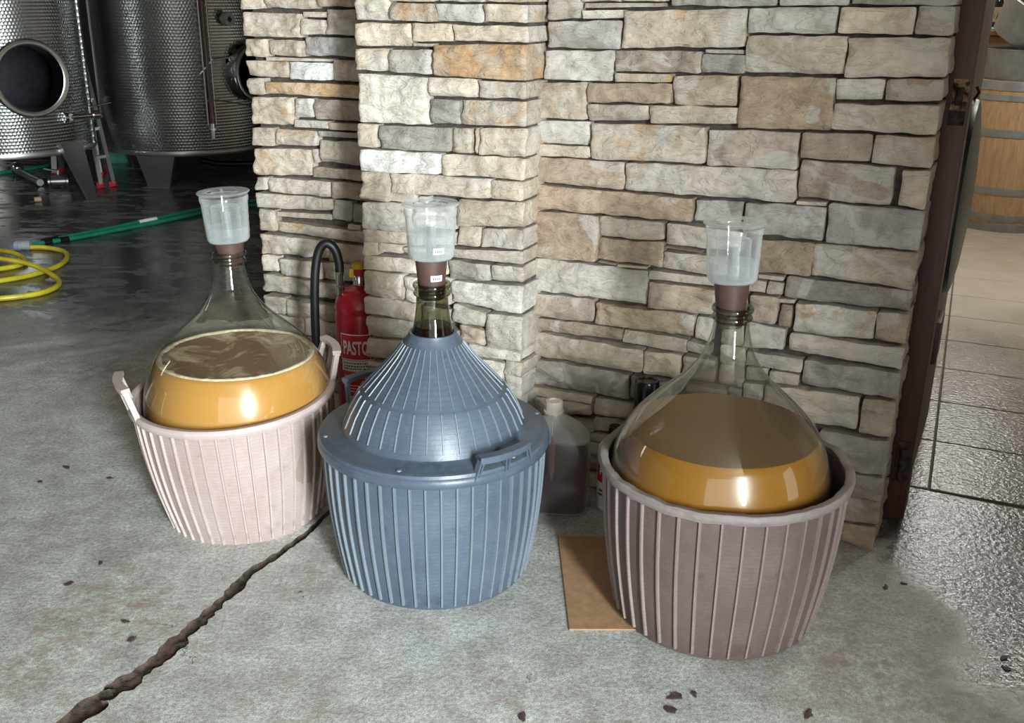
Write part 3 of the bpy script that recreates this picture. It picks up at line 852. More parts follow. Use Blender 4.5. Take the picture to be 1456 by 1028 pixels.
def demijohn(name, label, loc, level, glass, liq, surf, foam=None, G=None, tilt=(0, 0)):
    G = G or GS; t = thing(name, label, 'demijohn', loc); t.rotation_euler = (tilt[0], tilt[1], 0)
    link('glass_body', lathe('glass_body', G, 96, auto=80), glass, t)
    link('neck_ring', lathe('neck_ring', LIP, 48, auto=50), 'neck_glass' if glass == 'demijohn_glass' else glass, t)
    lp = [(max(0, r-.004) if r > 0 else 0, z+.003) for r, z in G if z+.003 < level]; lp.append((r_at(level, .004, G), level))
    lo = link('must', lathe('must', lp, 96, auto=80), liq, t)
    rl = r_at(level, .004, G)
    vs = [(0, 0, level)]; fs = []
    for k in range(1, 9):
        for j in range(96):
            a = 2*PI*j/96; vs.append((rl*k/8*math.cos(a), rl*k/8*math.sin(a), level))
    for j in range(96):
        fs.append((0, 1+j, 1+(j+1) % 96))
        for k in range(7): fs.append((1+k*96+j, 1+(k+1)*96+j, 1+(k+1)*96+(j+1) % 96, 1+k*96+(j+1) % 96))
    link('must_surface', mesh('must_surface', vs, fs), surf, lo)
    if foam:
        K = 120; vs = []; fs = []
        for j in range(K):
            a = 2*PI*j/K; q = noise.noise(Vector((math.cos(a)*3, math.sin(a)*3, 1))); q2 = noise.noise(Vector((math.cos(a)*14, math.sin(a)*14, 3)))
            wd = foam*(1+.5*q+.5*q2)
            for rr_, zz in ((r_at(level, .0035), level-.003), (r_at(level+.004, .0035), level+.004), (rl-wd*.5, level+.004+.002*q2), (rl-wd, level+.0005)):
                vs.append((rr_*math.cos(a), rr_*math.sin(a), zz))
        for j in range(K):
            n2 = (j+1) % K
            for k in range(3): fs.append((j*4+k, n2*4+k, n2*4+k+1, j*4+k+1))
        link('foam_ring', mesh('foam_ring', vs, fs), 'foam', lo)
    return t
def airlock(label, loc, rotz, water, tilt=(0, 0), sticker=None, bung=.078):
    """rubber bung carrying a clear two-part fermentation lock; z = 0 is the bung's foot inside the neck"""
    t = thing('airlock', label, 'airlock', loc, rotz, None); t.rotation_euler = (tilt[0], tilt[1], rotz)
    bg_ = link('rubber_bung', lathe('rubber_bung', [(0, 0), (.026, 0), (.0285, .002), (.0385, bung-.002), (.0375, bung), (0, bung)], 40, auto=30), 'bung_rubber', t)
    z0 = bung-.004
    cup = [(0, z0+.006), (.043, z0+.006), (.050, z0+.008), (.0545, z0+.014), (.0560, z0+.03), (.0600, z0+.112), (.0620, z0+.114), (.0632, z0+.124), (.0615, z0+.128), (.0585, z0+.114), (.0540, z0+.016), (.050, z0+.010), (0, z0+.009)]
    link('cup', lathe('cup', cup, 56, auto=35), 'clear_plastic', t)
    link('stem', lathe('stem', [(.012, z0-.01), (.012, z0+.085), (.010, z0+.085), (.010, z0-.01)], 20), 'clear_plastic', t)
    link('float_cap', lathe('float_cap', [(.036, z0+.018), (.0375, z0+.098), (.034, z0+.102), (0, z0+.102)], 40, auto=35), 'clear_plastic', t)
    link('water', lathe('water', [(0, z0+.010), (.048, z0+.0105), (.0535, z0+.018), (.0545, z0+.012+water*.5), (.0555, z0+.012+water), (0, z0+.012+water)], 48, auto=35), 'airlock_water', t)
    lid = link('lid', lathe('lid', [(.042, z0+.136), (.055, z0+.136), (.0655, z0+.134), (.0680, z0+.137), (.0655, z0+.140), (.055, z0+.139), (.042, z0+.139)], 56, close=True, auto=35), 'clear_plastic', t)
    link('lid_centre', lathe('lid_centre', [(0, z0+.131), (.031, z0+.131), (.033, z0+.137), (.030, z0+.134), (0, z0+.134)], 48, auto=35), 'clear_plastic', lid)
    for k in range(4):
        a = 2*PI*k/4; link('spoke', tube('spoke', [(.030, 0, z0+.136), (.044, 0, z0+.137)], .002, flat=(.007, .003)), 'clear_plastic', lid, (0, 0, 0), a)
    if sticker:
        for a, z, w_, h_, rr_ in sticker:
            vs = []; fs = []
            for k in range(7):
                b = a-rotz+(k/6-.5)*w_/rr_[0]
                vs += [(rr_[0]*math.cos(b), rr_[0]*math.sin(b), z), (rr_[1]*math.cos(b), rr_[1]*math.sin(b), z+h_)]
            for k in range(6): fs.append((k*2, k*2+2, k*2+3, k*2+1))
            s = link('price_sticker', mesh('price_sticker', vs, fs), 'label_white', t)
            iv = []; jf = []
            for q in range(4):
                b0 = a-rotz+(-.32+q*.17)*w_/rr_[0]; b1 = b0+.10*w_/rr_[0]
                for bb in (b0, b1):
                    for zz in (.3, .62): r_ = rr_[0]+(rr_[1]-rr_[0])*zz+.0004; iv.append((r_*math.cos(bb), r_*math.sin(bb), z+h_*zz))
                jf.append((q*4, q*4+2, q*4+3, q*4+1))
            link('print', mesh('print', iv, jf, False), 'ink', s)
    return t

XL, XM, XR = (-.757, 2.637), (-.194, 2.360), (.500, 2.165)
basket('demijohn_basket', 'faded pink ribbed plastic basket with two loop handles', (*XL, 0), .213, .279, .375, 42, ('pink_plastic', 'pink_rib', 'pink_rib'),
       [bar_handle(0, .30, .15, .082), bar_handle(PI, .22, .15, .085)], rotz=math.radians(26), tilt=(math.radians(1.5), math.radians(-3.0)))
demijohn('demijohn', 'clear glass demijohn of cloudy orange must with a foam ring, in pink basket', (*XL, .005), .468, 'demijohn_glass', 'must_orange', 'must_surface_foamy', .016)
airlock('clear airlock on the demijohn in the pink basket', (XL[0]+.008, XL[1], .722), .4, .035, (math.radians(-1), math.radians(-2)), None, .064)

bb = basket('demijohn_basket', 'blue-grey ribbed plastic basket under a conical cover', (*XM, 0), .238, .291, .368, 48, ('blue_plastic', 'blue_rib', 'blue_plastic'),
       [bar_handle(math.radians(-50), .12, .16, .052), bar_handle(math.radians(130), .45, .17, .075)])
def cover():
    t = thing('basket_cover', 'blue-grey ribbed conical plastic cover with wide flange, round an olive bottle neck', 'cover', (*XM, .368))
    prof = [(.287, .004), (.289, .010), (.286, .017), (.262, .023), (.236, .025), (.229, .028), (.224, .040), (.208, .078), (.187, .114), (.179, .124), (.174, .128), (.150, .154), (.122, .184), (.095, .215), (.073, .244), (.061, .261), (.0575, .270), (.052, .270), (.050, .262)]
    link('cone', lathe('cone', prof, 96, auto=32), 'blue_plastic', t)
    def strip(p, w, d):
        vs = []; fs = []
        for i, (r, z) in enumerate(p):
            a, b = p[max(0, i-1)], p[min(len(p)-1, i+1)]; dx, dz = b[0]-a[0], b[1]-a[1]; L = math.hypot(dx, dz); nx, nz = -dz/L, dx/L
            if nx < 0: nx, nz = -nx, -nz
            vs += [(r-nx*.001, -w, z-nz*.001), (r+nx*d, -w*.5, z+nz*d), (r+nx*d, w*.5, z+nz*d), (r-nx*.001, w, z-nz*.001)]
        for i in range(len(p)-1):
            for k in range(3): fs.append((i*4+k, i*4+k+1, i*4+k+5, i*4+k+4))
        fs += [(3, 2, 1, 0), tuple(len(vs)-4+k for k in range(4))]
        return mesh('rib', vs, fs, auto=30)
    up = strip([(.172, .130), (.150, .154), (.122, .184), (.095, .215), (.073, .244)], .0018, .0022); lo = strip([(.224, .041), (.208, .078), (.187, .114), (.181, .122)], .0022, .0028)
    for k in range(36):
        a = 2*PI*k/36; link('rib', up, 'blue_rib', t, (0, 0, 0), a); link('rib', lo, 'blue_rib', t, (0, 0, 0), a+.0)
    for k in range(6):
        a = 2*PI*k/6+.3; link('flange_stud', lathe('flange_stud', [(0, .0035), (.005, .003), (.0065, 0)], 14), 'blue_rib', t, (.272*math.cos(a), .272*math.sin(a), .021))
    return t
cover()
demijohn('demijohn', 'olive glass demijohn of dark wine, only its neck above the conical cover', (*XM, .003), .652, 'olive_glass', 'wine_dark', 'wine_dark', G=GM)
airlock('clear airlock with price stickers on the olive demijohn neck', (XM[0]-.001, XM[1], .720), 1.2, .055, (0, 0),
        [(math.radians(-68), .122, .026, .015, (.0590, .0598)), (math.radians(-66), .051, .028, .015, (.0368, .0386))], .098)

basket('demijohn_basket', 'brown ribbed plastic basket with a chipped greyish rim', (*XR, .006), .237, .293, .388, 38, ('brown_plastic', 'brown_rib', 'brown_rim'), [], rotz=.05, wavy=.007)
demijohn('demijohn', 'clear glass demijohn of amber must in the brown basket', (XR[0]-.012, XR[1], .012), .463, 'demijohn_glass', 'must_amber', 'must_surface')
airlock('clear airlock on the demijohn in the brown basket', (XR[0]-.016, XR[1], .722), 2.2, .04, (0, math.radians(2.5)), None, .1)

# ---------------------------------------------------------------- things along the wall
cb = link('hardboard_sheet', box('hardboard_sheet', -.2, .2, -.218, .218, 0, .0045, .0008, 1), 'hardboard', None, (.338, 2.268, .0006), math.radians(1.2))
tag(cb, 'flat brown hardboard sheet on the floor, partly under the brown basket', 'board')

plain('grip_pink', (.36, .235, .20), .4)
def jug():
    t = thing('wine_jug', 'milky plastic jug two thirds full of dark wine, cream screw cap', 'jug', (.142, 2.662, 0), math.radians(-6))
    def sect(hw, hd, e, n=48):
        out = []
        for i in range(n):
            a = 2*PI*i/n; c, s = math.cos(a), math.sin(a)
            out.append((hw*math.copysign(abs(c)**e, c), hd*math.copysign(abs(s)**e, s)))
        return out
    lv = [(.0, .070, .050, .5), (.006, .080, .058, .45), (.02, .085, .062, .42), (.09, .086, .063, .42), (.105, .083, .060, .42), (.12, .086, .063, .42), (.205, .086, .063, .42), (.235, .082, .060, .5), (.262, .066, .050, .65), (.282, .040, .036, .85), (.293, .026, .026, 1), (.306, .023, .023, 1)]
    # x offset of the neck towards the left, as on jugs with a moulded grip
    def build(levels, inset, groove):
        vs = []; fs = []; n = 48
        for z, hw, hd, e in levels:
            k = max(0, (z-.235)/.07); ox = -.022*min(1, k)
            for x, y in sect(hw-inset, hd-inset, e, n):
                if y < 0 and groove and .10 < z < .262:
                    f = math.exp(-((x+.020)/.012)**4)*min(1, (z-.10)/.02)*min(1, max(0, (.275-z)/.03)); y += groove*f
                vs.append((x+ox, y, z))
        L = len(levels)
        for i in range(L-1):
            for j in range(n): fs.append((i*n+j, i*n+(j+1) % n, (i+1)*n+(j+1) % n, (i+1)*n+j))
        fs.append(tuple(range(n-1, -1, -1))); fs.append(tuple((L-1)*n+j for j in range(n)))
        return mesh('b', vs, fs, auto=50)
    link('jug_body', build(lv, 0, .002), 'jug_plastic', t)
    wl = [l for l in lv if l[0] < .215]+[(.226, .084, .061, .45)]; wl = [(max(.004, z), a, b, c) for z, a, b, c in wl]
    link('wine', build(wl, .0035, .03), 'jug_wine', t)
    vs = []; fs = []
    for i in range(13):
        z = .115+.135*i/12; hw = .0105*min(1, 1.2*math.sin(PI*(i+.8)/13.6)); y = -.0600 if z < .235 else -.0600+(z-.235)*.28
        vs += [(-.020-hw, y+.003, z), (-.020-hw*.6, y, z), (-.020+hw*.6, y, z), (-.020+hw, y+.003, z)]
    for i in range(12):
        for k in range(3): fs.append((i*4+k, i*4+k+1, i*4+k+5, i*4+k+4))
    link('grip_strip', mesh('grip_strip', vs, fs), 'grip_pink', t)
    cp = [(.0255, .300), (.0285, .300), (.0285, .306), (.0255, .308), (.0250, .330), (.0235, .335), (.015, .336), (.014, .333), (0, .333)]
    link('screw_cap', lathe('screw_cap', cp, 40, auto=35), 'cap_cream', t, (-.022, 0, 0))
    link('seam', tube('seam', [(-.024, -.0345, .285), (-.022, -.0535, .262), (-.020, -.0555, .235), (-.020, -.0555, .20)], .0012, 6), 'cap_cream', t)
    return t
jug()
def flask():
    R = .047; t = thing('cleaner_bottle', 'whitish bottle with red printed label squeezed behind the brown basket', 'bottle', (.297, 2.672, 0), 0)
    link('bottle_body', lathe('bottle_body', [(0, 0), (R-.005, 0), (R, .006), (R, .175), (R-.004, .195), (.026, .218), (.016, .226), (.016, .238), (0, .238)], 48, auto=40), 'label_white', t)
    link('bottle_cap', lathe('bottle_cap', [(.0185, .230), (.0185, .254), (.016, .257), (0, .257)], 28, auto=35), 'black_plastic', t)
    def band(z0, z1, mat, a0=-2.9, a1=-1.5, name='label_band'):
        vs = []; fs = []
        for k in range(15):
            a = a0+(a1-a0)*k/14
            for z in (z0, z1): vs.append(((R+.0006)*math.cos(a), (R+.0006)*math.sin(a), z))
        for k in range(14): fs.append((k*2, k*2+2, k*2+3, k*2+1))
        return link(name, mesh(name, vs, fs), mat, t)
    band(.092, .158, 'label_red'); band(.062, .070, 'label_blue', -2.6, -1.7, 'print_line'); band(.050, .056, 'label_blue', -2.7, -1.8, 'print_line')
    link('lettering', wrap(text_mesh('Fu', .026), R+.001, math.radians(-134), .118), 'label_white', t)
flask()
t = thing('canister', 'black cylindrical canister standing against the stone wall', 'canister', (.380, 2.668, 0))
link('canister_body', lathe('canister_body', [(0, 0), (.034, 0), (.036, .004), (.036, .30), (.034, .304)], 40, auto=35), 'black_plastic', t)
link('canister_cap', lathe('canister_cap', [(.0345, .302), (.0355, .306), (.0345, .394), (.031, .400), (.024, .400), (.022, .396), (0, .396)], 40, auto=35), 'black_plastic', t)

def extinguisher():
    R = .084; t = thing('fire_extinguisher', 'red fire extinguisher with black hose in the corner by the stone pier', 'fire extinguisher', (-.497, 3.192, 0), 0)
    pr = [(0, .012), (R-.012, .012), (R-.010, 0), (R-.004, 0), (R-.002, .02), (R, .03), (R, .425), (R-.0025, .432), (R-.0025, .437), (R, .444), (R-.002, .462), (R-.014, .486), (R-.035, .504), (.030, .512), (.024, .516), (.024, .520), (0, .520)]
    link('cylinder', lathe('cylinder', pr, 64, auto=35), 'extinguisher_red', t)
    v = link('valve', lathe('valve', [(.019, .516), (.0205, .518), (.0205, .545), (.017, .550), (0, .550)], 28, auto=35), 'chrome', t)
    link('valve_knob', lathe('valve_knob', [(.012, .548), (.022, .553), (.023, .575), (.017, .58), (0, .58)], 24, auto=35), 'red_plastic', v)
    link('safety_cap', lathe('safety_cap', [(.0235, .573), (.0245, .577), (.0235, .588), (.016, .590), (0, .590)], 24, auto=35), 'yellow_tag', v)
    link('safety_tag', box('safety_tag', -.030, -.014, -.022, -.018, .546, .575, .002, 1), 'yellow_tag', v)
    a = math.radians(215); fx, fy = -.058, -.030
    f = link('hose_fitting', lathe('hose_fitting', [(.010, .490), (.014, .494), (.014, .520), (.012, .522), (.012, .535), (.0145, .536), (.0145, .568), (.012, .570), (0, .570)], 24, auto=35), 'chrome', t, (fx, fy, 0))
    link('hose', tube('hose', [(fx, fy, .560), (fx-.001, fy, .60), (fx-.014, fy-.002, .645), (fx-.040, fy-.004, .660), (fx-.064, fy-.006, .630), (fx-.078, fy-.010, .55), (fx-.084, fy-.014, .42), (fx-.084, fy-.018, .28), (fx-.075, fy-.02, .12), (fx-.06, fy-.02, .03)], .0145, 14, 8), 'black_rubber', t)
    # printed label wrapped on the cylinder
    mid = math.radians(-98)
    def patch(name, z0, z1, a0, a1, mat, par, rr_=.0006):
        vs = []; fs = []; K = 20
        for k in range(K+1):
            x = a0+(a1-a0)*k/K
            for z in (z0, z1): vs.append(((R+rr_)*math.cos(x), (R+rr_)*math.sin(x), z))
        for k in range(K): fs.append((k*2, k*2+2, k*2+3, k*2+1))
        return link(name, mesh(name, vs, fs), mat, par)
    lab = patch('label_panel', .085, .372, mid-.62, mid+.62, 'label_red', t)
    fr = []
    for z0, z1 in ((.370, .373), (.285, .288)): fr.append((z0, z1, mid-.62, mid+.62))
    for z0, z1, b0, b1 in fr: patch('frame_line', z0, z1, b0, b1, 'label_white', lab, .0009)
    for b in (mid-.62, mid+.60): patch('frame_line', .285, .373, b, b+.02, 'label_white', lab, .0009)
    patch('text_band', .246, .283, mid-.60, mid+.60, 'label_white', lab, .0009)
    link('lettering', wrap(text_mesh('PASTO', .064), R+.0012, mid+.03, .305, .46), 'label_white', lab)
    rnd = random.Random(4)
    for i, z in enumerate((.272, .262, .253)): 
        x = mid-.5
        while x < mid+.5:
            w_ = rnd.uniform(.03, .09); patch('print_word', z, z+.0045, x, x+w_, 'ink', lab, .0013); x += w_+.03
    for z in (.228, .195, .185, .175, .155):
        x = mid-.5
        while x < mid+.5:
            w_ = rnd.uniform(.04, .10); patch('print_word', z, z+.0035, x, x+w_, 'label_white', lab, .0010); x += w_+.03
extinguisher()
# paint flakes and leaf crumbs lying on the concrete
rnd = random.Random(11)
for x, y, s in ((.36, 1.81, .022), (.34, 1.77, .020), (.40, 1.82, .012), (.03, 1.74, .016), (.63, 1.76, .018), (.96, 2.25, .012), (1.01, 2.27, .010), (1.13, 1.96, .012), (1.12, 1.92, .014), (-1.39, 2.88, .016), (-1.43, 2.78, .012), (-1.23, 2.81, .014), (-1.11, 2.22, .014), (-1.07, 2.32, .010), (-.87, 1.99, .014), (-.91, 2.06, .012)):
    k = 11; vs = [(0, 0, .0035)]; ring = []
    for j in range(k):
        a = 2*PI*j/k; r = s*(.55+.6*rnd.random()); vs.append((r*math.cos(a), r*.55*math.sin(a), .0015+.002*rnd.random()))
    vs += [(p[0], p[1], 0.0002) for p in vs[1:k+1]]
    fs = [(0, 1+j, 1+(j+1) % k) for j in range(k)]+[(1+j, 1+k+j, 1+k+(j+1) % k, 1+(j+1) % k) for j in range(k)]+[tuple(range(2*k, k, -1))]
    o = link('floor_flake', mesh('floor_flake', vs, fs, auto=30), 'flake', None, (x, y, 0), rnd.uniform(0, 6))
    tag(o, 'small dark brown flake lying on the concrete floor', 'flake', 'dark flakes scattered on the concrete')

# ---------------------------------------------------------------- tank hall
def tank(label, c, R, zb, top, man_a, man_z, man_r, man_d, legs, extras):
    t = thing('wine_tank', label, 'tank', (c[0], c[1], 0), 0)
    # shell with a round opening where the manway is: cut by leaving out faces, neck ring covers the edge
    na, nz = 120, 60; vs = []; fs = []
    for k in range(nz+1):
        z = zb+(top-zb)*k/nz
        for j in range(na): a = 2*PI*j/na; vs.append((R*math.cos(a), R*math.sin(a), z))
    for k in range(nz):
        for j in range(na):
            a = 2*PI*(j+.5)/na; z = zb+(top-zb)*(k+.5)/nz
            da = (a-man_a+PI) % (2*PI)-PI
            if abs(da) < 1.2 and math.hypot(R*math.sin(da), z-man_z) < man_r*.99: continue
            fs.append((k*na+j, k*na+(j+1) % na, (k+1)*na+(j+1) % na, (k+1)*na+j))
    link('tank_shell', mesh('tank_shell', vs, fs, auto=60), 'tank_steel', t)
    link('bottom_rim', lathe('bottom_rim', [(R-.01, zb-.03), (R+.004, zb-.03), (R+.010, zb-.012), (R+.004, zb+.006), (R-.01, zb+.006)], 120, close=True), 'leg_steel', t)
    link('tank_bottom', lathe('tank_bottom', [(R-.005, zb-.02), (R*.6, zb-.06), (0, zb-.09)], 60), 'leg_steel', t)
    link('tank_shade_sheet', lathe('tank_shade_sheet', [(0, zb+.01), (R-.03, zb+.01), (R-.03, top), (0, top)], 48, man_a+1.0, man_a+2*PI-1.0), 'interior_shade', t)  # dark sheet behind the manway: shade of the closed tank put into colour
    M = Matrix.Rotation(man_a, 4, 'Z') @ T(R*math.cos(min(1, man_r/R))-.01, 0, man_z) @ Matrix.Rotation(PI/2, 4, 'Y')
    dd = man_d+R*(1-math.cos(man_r/R))
    ring = link('manway_neck', lathe('manway_neck', [(man_r*.93, -.06), (man_r, -.02), (man_r, dd*.55), (man_r+.012, dd*.62), (man_r+.018, dd*.8), (man_r+.010, dd*.97), (man_r-.008, dd), (man_r-.022, dd*.95), (man_r*.90, dd*.6), (man_r*.88, -.06)], 72, auto=40), 'smooth_steel', t); ring.matrix_local = M
    for pts in legs: 
        (x0, y0), (x1, y1), w0, w1 = pts
        d = Vector((x0, y0, 0)).normalized(); s = Vector((-d.y, d.x, 0)); vs = []
        for (x, y), w, z in (((x1, y1), w1, .0), ((x0, y0), w0, zb+.05)):
            for a, b in ((-1, -.25), (1, -.25), (1, .25), (-1, .25)): p = Vector((x, y, z))+s*a*w/2+d*b*w*.35; vs.append(p)
        me = mesh('leg', vs, [(0, 1, 2, 3)[::-1], (4, 5, 6, 7), (0, 1, 5, 4), (1, 2, 6, 5), (2, 3, 7, 6), (3, 0, 4, 7)], False)
        lg = link('leg', me, 'leg_steel', t)
        link('foot_plate', box('foot_plate', x1-w1*.6, x1+w1*.6, y1-w1*.5, y1+w1*.5, 0, .008, .002, 1), 'leg_steel', lg)
    extras(t); return t
def cam_dir(c): return math.atan2(-c[1], -c[0])
cA = (-3.65, 7.40); aA = cam_dir(cA)
def exA(t):
    # draw-off valve
    b = aA+math.radians(41); d = Vector((math.cos(b), math.sin(b), 0)); s = Vector((-d.y, d.x, 0)); o = d*.58+Z*.565
    dv = (d*.25+s*.97).normalized()
    v = link('drain_valve', join('drain_valve', [tube('x', [o, o+d*.07], .026, 16), tube('x', [o+d*.05-dv*.03, o+d*.06+dv*.20], .019, 16), tube('x', [o+d*.06+dv*.17, o+d*.06+dv*.215], .030, 16), tube('x', [o+d*.055-dv*.045, o+d*.055-dv*.02], .034, 16)]), 'chrome', t)
    q = o+d*.06+dv*.15
    link('valve_lever', join('valve_lever', [tube('x', [q, q+Z*.06], .008, 8), tube('x', [q+Z*.055, q+Z*.075+dv*.17], .006, 8)]), 'chrome', v)
    link('valve_cap', tube('valve_cap', [o+d*.06+dv*.216, o+d*.06+dv*.222], .020, 16), 'red_plastic', v)
    # small sampling cock at the top edge
    b = aA+math.radians(-6); d = Vector((math.cos(b), math.sin(b), 0)); o = d*.59+Z*1.36
    link('sample_cock', join('sample_cock', [tube('x', [o, o+d*.08], .014, 12), tube('x', [o+d*.06, o+d*.06-Z*.055], .010, 10), tube('x', [o+d*.05-s*.05, o+d*.05+s*.05], .007, 8)]), 'chrome', t)
    # vertical seam strap at the silhouette
    b = aA+math.radians(74); link('seam_strap', tube('seam_strap', [(607e-3*math.cos(b), 607e-3*math.sin(b), .34), (607e-3*math.cos(b), 607e-3*math.sin(b), 2.9)], .01, flat=(.035, .006)), 'smooth_steel', t)
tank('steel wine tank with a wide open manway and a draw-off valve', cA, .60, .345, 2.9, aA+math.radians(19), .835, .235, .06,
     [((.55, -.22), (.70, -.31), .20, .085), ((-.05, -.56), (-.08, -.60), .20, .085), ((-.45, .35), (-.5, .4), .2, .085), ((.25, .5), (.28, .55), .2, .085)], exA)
cB = (-2.60, 8.22); aB = cam_dir(cB)
def exB(t):
    b = aB+math.radians(16); d = Vector((math.cos(b), math.sin(b), 0)); s = Vector((-d.y, d.x, 0))
    g0 = d*.66+Z*.46; g1 = d*.66+Z*2.4
    link('sight_tube', tube('sight_tube', [g0, g1], .019, 14), 'sight_glass', t)
    link('sight_rail', join('sight_rail', [tube('x', [g0-s*.03, g1-s*.03], .007, 8), tube('x', [g0+s*.03, g1+s*.03], .007, 8)]), 'smooth_steel', t)
    link('sight_liquid', tube('sight_liquid', [g0, g0+Z*1.2], .013, 12), 'barrel_inside', t)
    link('sight_cock', join('sight_cock', [tube('x', [g0+Z*.01, g0-Z*.10], .016, 12), tube('x', [g0-Z*.03-d*.08, g0-Z*.03+d*.03], .012, 10), tube('x', [g0-Z*.03-s*.03, g0-Z*.03+s*.04], .008, 8)]), 'chrome', t)
    # wire holding the tube, running to the manway
    w = [g0+Z*.36-s*.06, g0+Z*.44+s*.02, g0+Z*.47+s*.06, d*.60+s*.24+Z*.93]
    link('wire', tube('wire', w, .0045, 6, 4), 'aluminium', t); link('wire', tube('wire', [g0+Z*.17-s*.03, g0+Z*.175+s*.05, d*.60+s*.22+Z*.60, d*.56+s*.36+Z*.57], .0045, 6, 4), 'aluminium', t)
    b = aB+math.radians(31); d = Vector((math.cos(b), math.sin(b), 0)); o = d*.61+Z*1.20
    g = link('thermometer', join('thermometer', [tube('x', [o, o+d*.06], .03, 16), tube('x', [o+d*.05, o+d*.10], .048, 24)]), 'grey_plastic', t)
    link('display', tube('display', [o+d*.1, o+d*.103], .022, 4), 'black_plastic', g)
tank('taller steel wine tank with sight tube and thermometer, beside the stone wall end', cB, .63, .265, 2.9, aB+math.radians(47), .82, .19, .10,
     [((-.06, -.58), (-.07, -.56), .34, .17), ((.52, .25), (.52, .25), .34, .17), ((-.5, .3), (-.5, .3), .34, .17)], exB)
bp = thing('drain_pipe', 'dark drain pipe under the taller wine tank', 'pipe', (-2.2, 8.3, 0))
link('pipe', tube('pipe', [(-.25, -.3, .15), (-.1, -.28, .12), (.25, -.2, .11), (.6, -.1, .10)], .022, 10, 5), 'black_rubber', bp)
link('support', tube('support', [(.5, -.13, .0), (.5, -.13, .09)], .015, 8), 'black_rubber', bp)

def ladder():
    t = thing('step_ladder', 'folded aluminium ladder with red feet leaning between the wine tanks', 'ladder', (-3.03, 7.66, 0))
    A0, A1, B0, B1 = Vector((-.05, -.08, .02)), Vector((-.36, .50, 1.16)), Vector((.02, -.02, .02)), Vector((-.34, .50, 1.20))
    for q0, q1 in ((A0, A1), (B0, B1)):
        r = link('rail', tube('rail', [q0, q1], .02, flat=(.028, .045)), 'aluminium', t)
        link('foot', tube('foot', [q0-Z*.02, q0.lerp(q1, .015)], .02, flat=(.034, .05)), 'red_plastic', r)
    for i in range(1, 6):
        f = i/6; a = A0.lerp(A1, f); b = B0.lerp(B1, f); e = (b-a).normalized()
        s = link('rung', tube('rung', [a, b], .01, flat=(.05, .02)), 'aluminium', t)
        link('rung_cap', tube('rung_cap', [a-e*.020, a-e*.002], .007, 8), 'red_plastic', s)
ladder()
def stool():
    t = thing('step_stool', 'small aluminium step stool with red feet behind the tank leg', 'stool', (-3.47, 8.18, 0), math.radians(10))
    for x in (-.17, .17):
        for y, dy in ((-.12, .05), (.12, -.05)):
            l = link('leg', tube('leg', [(x, y, .02), (x*.85, y+dy, .42)], .012, flat=(.03, .04)), 'aluminium', t)
            link('foot', tube('foot', [(x, y, 0), (x, y, .03)], .02, flat=(.04, .05)), 'red_plastic', l)
    link('tread', box('tread', -.18, .18, -.11, -.02, .20, .225, .004, 1), 'aluminium', t)
    link('top', box('top', -.17, .17, -.08, .09, .415, .44, .004, 1), 'aluminium', t)
stool()
cr = thing('crate', 'green plastic crate in the dark behind the ladder', 'crate', (-3.30, 8.92, 0), .2)
link('crate_body', join('crate_body', [box('x', -.24, .24, -.17, -.155, .01, .30), box('x', -.24, .24, .155, .17, .01, .30), box('x', -.24, -.225, -.17, .17, .01, .30), box('x', .225, .24, -.17, .17, .01, .30), box('x', -.24, .24, -.17, .17, 0, .015)]), 'teal_plastic', cr)
link('crate_rim', join('crate_rim', [box('x', -.25, .25, -.18, -.155, .29, .315), box('x', -.25, .25, .155, .18, .29, .315), box('x', -.25, -.225, -.18, .18, .29, .315), box('x', .225, .25, -.18, .18, .29, .315)]), 'teal_plastic', cr)

vf = thing('valve_fitting', 'chrome butterfly valve fitting lying under the manway tank', 'fitting', (-3.38, 7.56, 0), .3)
link('valve_body', join('valve_body', [tube('x', [(-.05, 0, .05), (.05, 0, .05)], .05, 20), tube('x', [(-.07, 0, .05), (-.055, 0, .05)], .058, 20), tube('x', [(.055, 0, .05), (.07, 0, .05)], .058, 20)]), 'chrome', vf)
link('valve_lever', join('valve_lever', [tube('x', [(0, 0, .09), (0, 0, .13)], .010, 8), tube('x', [(0, 0, .125), (-.09, -.02, .15)], .008, 8)]), 'chrome', vf)
pf = thing('steel_pipe', 'steel pipe piece with a round end lying under the manway tank', 'pipe', (-3.76, 7.88, 0))
link('pipe', tube('pipe', [(-.16, .19, .03), (.22, -.28, .03)], .026, 14), 'leg_steel', pf)
link('ball_end', lathe('ball_end', smooth_prof([(0, 0), (.035, .012), (.048, .048), (.035, .084), (0, .096)], 3), 24), 'chrome', pf, (-.19, .24, 0))
sf = thing('cork', 'small tan cork lying on the wet hall floor', 'cork', (-3.31, 7.03, .0), .6)
link('cork_body', tube('cork_body', [(-.022, 0, .018), (.0, 0, .018), (.022, 0, .018)], [.016, .018, .018], 14), 'label_tan', sf)

